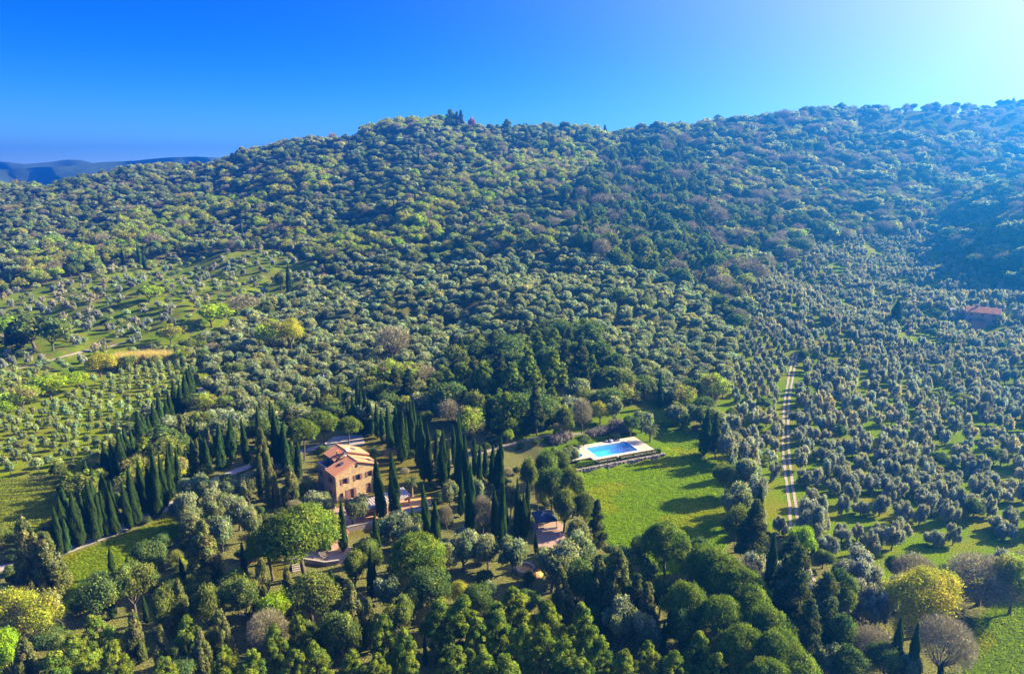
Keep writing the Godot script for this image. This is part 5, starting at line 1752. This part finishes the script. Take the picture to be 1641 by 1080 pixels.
func plant_all() -> void:
	for l in [DRIVE, AVENUE, TRACK, PATH]:
		var pts := []
		for q in l:
			var p := on_ground(q[0], q[1])
			pts.append([p.x, p.z])
		road_lines.append(pts)
	var rows := [[AVENUE_FRONT, "cypress standing along the downhill edge of the gravel drive", "cypresses along the drive edge"], [AVENUE_BACK, "cypress flanking the earth lane that climbs from the drive", "cypresses along the climbing lane"], [DRIVE_ROW, "cypress on the uphill side of the drive between olives", "cypresses above the drive"], [HOUSE_CLUMP, "cypress in the dark clump beside the farmhouse pines", "cypresses in the clump beside the house"], [BEHIND_STAND, "slim cypress in the dense stand behind the farmhouse", "cypresses in the dense stand behind the house"], [MIDDLE_STAND, "cypress in the stand between the farmhouse garden and the pool", "cypresses between garden and pool"], [TERRACE_PAIR, "stout dark cypress standing in front of the farmhouse loggia", "pair of stout cypresses before the loggia"], [LOWER_STAND, "cypress among the olives on the slope below the farmhouse", "cypresses below the house"], [WOOD_SPIRES, "narrow cypress spire rising out of the mixed wood", "cypress spires in the mixed wood"], [SLOPE_SPIRES, "single dark cypress standing on the olive and wood slopes", "single cypresses on the slopes"]]
	for r in rows:
		var tallest := 0.0
		for c in r[0]:
			tallest = maxf(tallest, c[2] - c[1])
		for c in r[0]:
			var h: float = c[2] - c[1]
			var size := "tall " if h > tallest * 0.78 else "short " if h < tallest * 0.5 else "medium height "
			var build := "stout " if c[3] / h > 0.22 and not "stout" in r[1] else ""
			stand("cypress", c[0], c[1], c[2], c[3] * 0.86, size + build + r[1], r[2])
	var shared := {"stone_pine": ["umbrella pine in the dense canopy below the lone umbrella pine", "umbrella pines in the dense canopy"], "pine_tree": ["rounded pine in the dark belt above the garden", "pines in the pine belt above the garden"], "dark_conifer": ["dark conifer in the pine belt above the garden", "conifers in the pine belt above the garden"], "holm_oak": ["dark evergreen oak beside the courtyard", "evergreens beside the courtyard"], "olive_tree": ["grey olive among the others of its garden group", ""]}
	var by_group := {"shaded olives below the drive": "olive in the shade below the drive cypresses", "olives below the lower cypresses": "rounded olive below the lower cypresses", "olives among the lower cypresses": "small olive squeezed between the lower cypresses", "evergreens beside the courtyard": "dark evergreen oak beside the courtyard"}
	for t in NOTABLE:
		var label: String = t[5]
		var group: String = t[6]
		if label == "":
			label = by_group[group] if group else shared[t[0]][0]
			group = group if group else shared[t[0]][1]
		stand(t[0], t[1], t[2], t[3], t[4], label, group)
	var wood := {"budding_oak": "yellow green budding oak in the wood below the lawn", "broad_cypress": "ragged olive green conifer in the mixed wood below the house", "pine_tree": "bright green pine in the mixed wood below the house", "lime_green_tree": "fresh green tree in the mixed wood below the lawn", "holm_oak": "dark evergreen oak in the mixed wood below the house", "olive_tree": "silvery olive in the mixed wood below the house", "dark_conifer": "dark conifer in the mixed wood below the house", "bare_tree": "leafless tree beside the golden oak and its cypresses", "feathery_olive_tree": "thin grey olive beside the golden oak"}
	for t in NEAR_WOOD:
		var where := "" if t[1] < 420 else " garden" if t[1] < 820 else " courtyard" if t[1] < 1180 else " farm track"
		var label: String = wood[t[0]]
		if where:
			label = label.replace("below the house", "below the" + where).replace("below the lawn", "below the" + where)
		label = ("broad " if t[4] >= 58 else "slim " if t[4] <= 46 else "medium sized ") + label
		stand(t[0], t[1], t[2], t[3], t[4], label, "%s of the wood%s" % [SORT[t[0]], where if where else " below the lawn"])
	# lavender domes and shrubs behind the pool
	for e in [[890, 711, 18], [899, 707, 22], [908, 703, 18], [945, 700, 15], [953, 698, 15], [961, 696, 16], [969, 694, 16], [977, 693, 15], [989, 691, 26], [998, 693, 16]]:
		var at := on_ground(e[0], e[1])
		var w: float = e[2] * at.distance_to(Vector3(0, EYE, 0)) / FOCAL
		plan_tree("lavender_bush", at, w * 0.68, w, "clipped grey purple dome of lavender behind the pool" if e[2] < 20 else "largest grey purple dome of lavender behind the pool", "lavender domes behind the pool", true)
	outlines["no_fill"] = PackedVector2Array()
	for q in NO_FILL:
		outlines["no_fill"].append(Vector2(q[0], q[1]))
	fill_slopes()
	reeds()
	vine_rows()


func taken(p: Vector3, reach: float) -> bool:
	for s in own_spots:
		if absf(s[0].x - p.x) < 9.0 and s[0].distance_to(Vector2(p.x, p.z)) < s[1] * 0.8 + reach:
			return true
	for l in road_lines:
		if near_line(Vector2(p.x, p.z), l, reach * 0.5 + 1.1):
			return true
	return false


func place_of(px: Vector2, what: String) -> String:
	match what:
		"olives":
			return "in the dense grove above the drive" if px.x < 520 else "in the dense grove above the pine belt" if px.x < 900 else "in the dense grove above the pool"
		"grove":
			if px.x < 1262:
				return "between the meadow and the farm track" if px.y > 640 else "in the rows beside the top of the farm track"
			return "on the upper edge of the sloping grove" if px.y < 520 else "in the sloping grove beside the farm track" if px.x < 1390 else "in the sloping grove below the hillside farmhouse" if px.y < 760 else "in the sloping grove above the golden oak"
		"young":
			return "in the grassy rows below the reeds"
		"terraces":
			return "on the grassy terraces above the footpath"
	if px.x < 330:
		return "on the wooded slope of the lower ridge"
	if px.x < 900:
		return "just below the rounded summit" if px.y < 265 else "on the wooded slope above the dense grove"
	if px.x < 1130:
		return "on the conifer slope above the dense grove"
	return "near the skyline above the sloping grove" if px.y < 250 else "on the wooded slope above the sloping grove"


func fill_slopes() -> void:
	var r := RandomNumberGenerator.new()
	r.seed = 99
	# [outline, spacing across, spacing along, jitter, chance]
	for f in [["young", 4.9, 3.3, 0.45, 0.93], ["terraces", 6.0, 6.3, 2.0, 0.8], ["olives", 5.7, 5.7, 1.3, 0.95], ["grove", 4.1, 4.4, 1.1, 0.88], ["strips", 6.0, 3.3, 0.35, 0.96], ["", 4.9, 4.9, 2.4, 0.95], ["under", 3.6, 3.6, 1.6, 0.8]]:
		var d := 70.0 if f[0] == "" or f[0] == "under" else 105.0
		var turn := deg_to_rad(14) if f[0] == "young" else deg_to_rad(-20) if f[0] == "olives" else deg_to_rad(8) if f[0] == "grove" else deg_to_rad(-16) if f[0] == "strips" else 0.0
		var most := 880.0 if f[0] == "" else 175.0 if f[0] == "under" else 520.0
		while d < most:
			var half := d * 1.0 + 40
			var x := -half
			while x < half:
				var p := Vector3(x + r.randf_range(-f[3], f[3]), 0, -d + r.randf_range(-f[3], f[3]))
				x += f[1]
				if turn != 0.0:
					var c := Vector3(0, 0, -300)
					p = c + (p - c).rotated(Vector3.UP, turn)
				if -p.z < 66:
					continue
				p.y = land(p.x, p.z)
				var px := pixel(p)
				if px.x < -260 or px.x > 1900 or px.y > 1300:
					continue
				if r.randf() > f[4]:
					continue
				if f[0] == "under":
					undergrowth(p, px, r)
				elif f[0] != "":
					if lies_in(f[0], px):
						grove_tree(f[0], p, px, r)
				else:
					wood_tree(p, px, r)
			d += f[2]


func grove_tree(what: String, p: Vector3, px: Vector2, r: RandomNumberGenerator) -> void:
	for s in ["no_fill", "meadow", "pool", "vines", "field", "lawn"]:
		if lies_in(s, px):
			return
	if what == "grove" and lies_in("strips", px):
		return
	if what == "olives" and lies_in("pines", px) or what == "terraces" and lies_in("young", px):
		return
	if taken(p, 2.0):
		return
	var where := place_of(px, what)
	match what:
		"young":
			plan_tree("young_olive_tree", p, r.randf_range(2.9, 4.1), r.randf_range(2.1, 2.9), "young grey olive " + where, "young olives " + where)
		"terraces":
			var n := noise.get_noise_2d(p.x * 4, p.z * 4)
			if n > 0.32:
				return
			if r.randf() < 0.09:
				plan_tree("shrub", p, r.randf_range(1.2, 2.2), r.randf_range(2.0, 3.2), "low green shrub " + where, "shrubs " + where)
			else:
				plan_tree("feathery_olive_tree" if r.randf() < 0.5 else "young_olive_tree", p, r.randf_range(2.8, 4.4), r.randf_range(3.2, 5.0), "loose grey olive " + where, "olives " + where)
		"olives":
			var k := r.randf()
			if k < 0.93:
				plan_tree("olive_tree", p, r.randf_range(4.2, 6.0), r.randf_range(5.2, 7.0), "round grey green olive " + where, "olives " + where)
			elif k < 0.97:
				plan_tree("holm_oak", p, r.randf_range(5, 7.5), 0.0, "dark evergreen oak " + where, "evergreen oaks " + where)
		"strips":
			plan_tree("feathery_olive_tree", p, r.randf_range(3.0, 4.2), r.randf_range(2.6, 3.6), "narrow grey olive in a line between grass strips beside the farm track", "olives in lines beside the farm track")
		"grove":
			if noise.get_noise_2d(p.x * 3 + 77, p.z * 3) > (0.30 if px.y < 560 else 0.40):
				return
			var k := r.randf()
			if px.x < 1165 and px.y < 560:
				return
			if k < 0.97:
				plan_tree("feathery_olive_tree", p, r.randf_range(3.4, 5.6), r.randf_range(3.2, 4.8), "feathery grey olive " + where, "olives " + where)
			else:
				plan_tree("holm_oak", p, r.randf_range(3.5, 5), 0.0, "small dark evergreen " + where, "evergreens " + where)


func undergrowth(p: Vector3, px: Vector2, r: RandomNumberGenerator) -> void:
	for s in ["meadow", "lawn", "field", "vines", "pool", "young", "grove", "strips"]:
		if lies_in(s, px):
			return
	if taken(p, 0.6):
		return
	var local := house.affine_inverse() * p
	if local.x > -3 and local.x < 14 and local.z > -12 and local.z < 14:
		return
	for s in [[455, 885, 560, 912], [848, 825, 912, 892], [640, 790, 700, 830], [548, 822, 606, 862], [495, 690, 590, 725], [825, 895, 872, 930]]:
		if px.x > s[0] and px.x < s[2] and px.y > s[1] and px.y < s[3]:
			return
	var garden := lies_in("no_fill", px)
	if garden and px.y < 790 and r.randf() < 0.45:
		return
	var k := r.randf()
	if garden and k < 0.16 and px.y > 800:
		plan_tree("olive_tree", p, r.randf_range(2.6, 4.0), r.randf_range(3.0, 4.4), "small grey olive in the garden slope below the farmhouse", "small olives of the garden slope")
	elif garden and k < 0.22:
		plan_tree("bare_tree", p, r.randf_range(2.2, 3.6), 0.0, "grey twiggy bush in the garden slope below the farmhouse", "twiggy bushes of the garden slope")
	elif not garden and k < 0.35:
		plan_tree("holm_oak", p, r.randf_range(3.0, 5.0), 0.0, "young evergreen oak under the mixed wood", "young evergreen oaks of the mixed wood")
	else:
		plan_tree("shrub", p, r.randf_range(1.2, 2.6), r.randf_range(1.8, 3.4), "dense green shrub on the garden slope" if garden else "dense green shrub under the mixed wood", "garden shrubs" if garden else "shrubs under the mixed wood")


func wood_tree(p: Vector3, px: Vector2, r: RandomNumberGenerator) -> void:
	for s in ["no_fill", "yard", "meadow", "lawn", "field", "vines", "pool", "young", "terraces", "grove", "strips"]:
		if lies_in(s, px):
			return
	var belt := lies_in("pines", px)
	if lies_in("olives", px) and not belt:
		return
	if taken(p, 2.2):
		return
	var k := r.randf()
	var kind := "holm_oak"
	var high := r.randf_range(5.0, 8.0)
	var d := -p.z
	var where := place_of(px, "")
	if belt:
		kind = "pine_tree" if k < 0.25 else "dark_conifer" if k < 0.55 else "holm_oak"
		high = r.randf_range(7, 10.5)
		where = "in the pine belt above the garden"
	elif d < 165:
		# beside and below the estate
		where = "in the wood around the drive and the meadow"
		if px.x < 320:
			kind = "broad_cypress" if k < 0.35 else "cypress" if k < 0.45 else "pine_tree" if k < 0.6 else "budding_oak" if k < 0.75 else "holm_oak"
		elif px.x < 1180:
			kind = "pine_tree" if k < 0.35 else "holm_oak" if k < 0.55 else "broad_cypress" if k < 0.8 else "cypress" if k < 0.88 else "olive_tree"
		else:
			kind = "feathery_olive_tree" if k < 0.4 else "dark_conifer" if k < 0.6 else "holm_oak" if k < 0.8 else "bare_tree"
		high = r.randf_range(5.5, 8.5)
		if px.y > 1075:
			high *= 0.8
		if px.x < 330 and px.y > 830 and px.y < 1040:
			high *= 0.45
	elif lies_in("conifers", px):
		kind = "pine_tree" if k < 0.4 else "dark_conifer" if k < 0.62 else "holm_oak" if k < 0.9 else "bare_tree"
		high = r.randf_range(8, 13)
	elif px.x > 1120 and d > 260:
		var shade := noise.get_noise_2d(p.x * 1.7 + 40, p.z * 1.7)
		if px.y < 225 and px.x > 1370 and r.randf() < 0.82:
			return
		if shade > 0.12:
			kind = "holm_oak" if k < 0.62 else "pine_tree" if k < 0.75 else "bare_tree"
		else:
			kind = "bare_tree" if k < 0.34 else "budding_oak" if k < 0.48 else "olive_tree" if k < 0.74 else "holm_oak"
		high = r.randf_range(6.5, 10)
	else:
		var bud := noise.get_noise_2d(p.x * 1.3 + 500, p.z * 1.3 + 200)
		var line := false
		for l in BUDDING:
			if near_line(px, l, 19.0 + 12.0 * fine.get_noise_2d(p.x * 0.4, p.z * 0.4)):
				line = true
		if line:
			kind = "budding_oak" if k < 0.70 else "lime_green_tree" if k < 0.84 else "bare_tree" if k < 0.92 else "holm_oak"
			high = r.randf_range(6, 9)
		elif bud > 0.20:
			kind = "budding_oak" if k < 0.35 else "bare_tree" if k < 0.5 else "lime_green_tree" if k < 0.56 else "holm_oak" if k < 0.8 else "olive_tree"
		else:
			kind = "olive_tree" if k < 0.52 else "holm_oak" if k < 0.90 else "budding_oak" if k < 0.955 else "bare_tree" if k < 0.985 else "dark_conifer"
			if kind == "olive_tree":
				high = r.randf_range(4.2, 6.2)
	high *= r.randf_range(0.52, 1.20) if d > 200.0 else 1.0
	if d > 600.0:
		high *= r.randf_range(0.9, 1.25)
	var wide: float = high * KINDS[kind][1] / KINDS[kind][0] * r.randf_range(0.8, 1.35)
	var looks := {"holm_oak": "dark evergreen oak ", "budding_oak": "yellow green budding oak ", "bare_tree": "brown leafless tree ", "pine_tree": "green pine ", "dark_conifer": "dark conifer ", "olive_tree": "grey green olive ", "lime_green_tree": "bright green leafing tree ", "broad_cypress": "ragged green conifer ", "cypress": "slim cypress ", "feathery_olive_tree": "feathery grey olive "}
	plan_tree(kind, p, high, wide, ("large " if high > 7.6 else "small " if high < 5.6 else "") + looks[kind] + where, "%ss %s" % [SORT[kind], where])


func reeds() -> void:
	# the stand of tall dry canes above the olive rows
	var r := RandomNumberGenerator.new()
	r.seed = 5
	var mid := on_ground(222, 588)
	var o := thing("reed_bed", "dense stand of tall straw coloured reeds above the young olive rows", "reeds", mid)
	for c in 16:
		var l := Leaves.new()
		var at := Vector3((c / 15.0 - 0.5) * 15.5, 0, r.randf_range(-1.6, 1.6) - (c / 15.0 - 0.5) * 5.0)
		at.y = land(mid.x + at.x, mid.z + at.z) - mid.y
		for i in 420:
			var a := at + Vector3(r.randf_range(-0.9, 0.9), 0, r.randf_range(-5.5, 1.3))
			a.y = land(mid.x + a.x, mid.z + a.z) - mid.y
			var h := r.randf_range(3.4, 5.6)
			var up := (Vector3.UP + unit(r) * 0.12).normalized()
			var side := Vector3(cos(r.randf() * TAU), 0, sin(r.randf() * TAU))
			l.leaf(a + up * h * 0.45, side, (side - up * side.dot(up)).normalized(), up, h, 0.16, vary(Color(0.62, 0.50, 0.20), r, 0.25, 0.1))
			if r.randf() < 0.7:
				l.leaf(a + up * h * 0.8 + unit(r) * 0.25, side, unit(r), up + unit(r), 0.9, 0.14, vary(Color(0.55, 0.47, 0.17), r, 0.25, 0.2))
		part("cane_clump", l.mesh(mats["leaves"]), null, o)


func vine_rows() -> void:
	var r := RandomNumberGenerator.new()
	r.seed = 8
	for k in 10:
		var y := 776.0 + k * 8.2 + k * k * 0.30
		var a := on_ground(-60, y + 4)
		var b := on_ground(98 - k * 2.4, y - 6)
		var o := thing("vine_row", "low row of budding vines on wires and posts in the striped field beside the drive", "vine row", a, atan2(-(b.z - a.z), b.x - a.x), "vine rows beside the drive")
		var long := Vector2(b.x - a.x, b.z - a.z).length()
		var l := Leaves.new()
		for i in int(long * 110):
			var x := r.randf() * long
			var at := Vector3(x, r.randf_range(0.3, 1.5), r.randf_range(-0.3, 0.3))
			l.leaf(at, Vector3.UP, (Vector3.UP + unit(r)).normalized(), unit(r), 0.24, 0.15, vary(Color(0.235, 0.285, 0.05), r, 0.3, 0.2))
		part("vines", l.mesh(mats["leaves"]), null, o)
		var n := int(long / 4.5)
		for i in n + 1:
			var st := begin()
			tube(st, [Vector3(long * i / n, -0.3, 0), Vector3(long * i / n, 1.6, 0)], [0.04, 0.035], 5)
			part("post", st.commit(), mats["timber"], o)
		var wst := begin()
		for h in [0.6, 1.05]:
			tube(wst, [Vector3(0, h, 0), Vector3(long, h, 0)], [0.012, 0.012], 4)
		part("wires", wst.commit(), mats["dark_metal"], o)


func make_sky() -> void:
	# clear spring air: deep blue overhead, paler low down, whitening towards the sun
	var w := 1024
	var h := 512
	var im := Image.create(w, h, false, Image.FORMAT_RGBF)
	var sun := Vector3(sin(SUN_AZIMUTH) * cos(SUN_HEIGHT), sin(SUN_HEIGHT), -cos(SUN_AZIMUTH) * cos(SUN_HEIGHT))
	for y in h:
		var el := (0.5 - (y + 0.5) / h) * PI
		for x in w:
			var az := (x + 0.5) / w * TAU
			var dir := Vector3(sin(az) * cos(el), sin(el), -cos(az) * cos(el))
			var up := maxf(sin(el), 0.0)
			var k := exp(-up * 15.0)
			var c := Vector3(0.0002, 0.022, 0.20).lerp(Vector3(0.24 * k, 0.33, 0.45), k)
			var th := rad_to_deg(acos(clampf(dir.dot(sun), -1, 1)))
			var glow := Vector3(exp(-pow(th / 34.0, 2.0)), exp(-pow(th / 39.0, 2.0)), exp(-pow(th / 41.0, 2.0)))
			c += Vector3(1.15, 0.78, 0.66) * glow * (0.58 + 0.7 * k)
			im.set_pixel(x, y, Color(c.x, c.y, c.z))
	var pm := PanoramaSkyMaterial.new()
	pm.panorama = ImageTexture.create_from_image(im)
	var sky := Sky.new()
	sky.sky_material = pm
	var e := Environment.new()
	e.background_mode = Environment.BG_SKY
	e.sky = sky
	e.background_energy_multiplier = 1.0
	e.tonemap_mode = Environment.TONE_MAPPER_LINEAR
	e.tonemap_exposure = 4.8
	e.sdfgi_enabled = true
	e.ssao_enabled = true
	e.ssil_enabled = true
	e.volumetric_fog_enabled = true
	e.volumetric_fog_density = 0.00055
	e.volumetric_fog_albedo = Color(0.15, 0.585, 1.0)
	e.volumetric_fog_anisotropy = 0.68
	var we := WorldEnvironment.new()
	we.name = "surroundings"
	we.environment = e
	add_child(we)
	var lamp := DirectionalLight3D.new()
	lamp.name = "sun"
	lamp.light_color = Color(1.0, 0.93, 0.76)
	lamp.light_energy = 1.6
	lamp.light_angular_distance = 0.5
	lamp.shadow_enabled = true
	lamp.directional_shadow_max_distance = 1200
	add_child(lamp)
	lamp.look_at_from_position(sun * 100, Vector3.ZERO)


func _ready() -> void:
	var cam := Camera3D.new()
	cam.name = "camera"
	cam.position = Vector3(0, EYE, 0)
	cam.rotation = Vector3(-PITCH, 0, 0)
	cam.fov = rad_to_deg(2 * atan(540.0 / FOCAL))
	cam.near = 1.0
	cam.far = 30000.0
	add_child(cam)
	cam.current = true
	make_sky()
	prepare_land()
	prepare_outlines()
	plant_materials()
	lay_out()
	build_ground()
	far_land()
	build_estate()
	plant_all()
	grass_tufts()
	grow_trees()
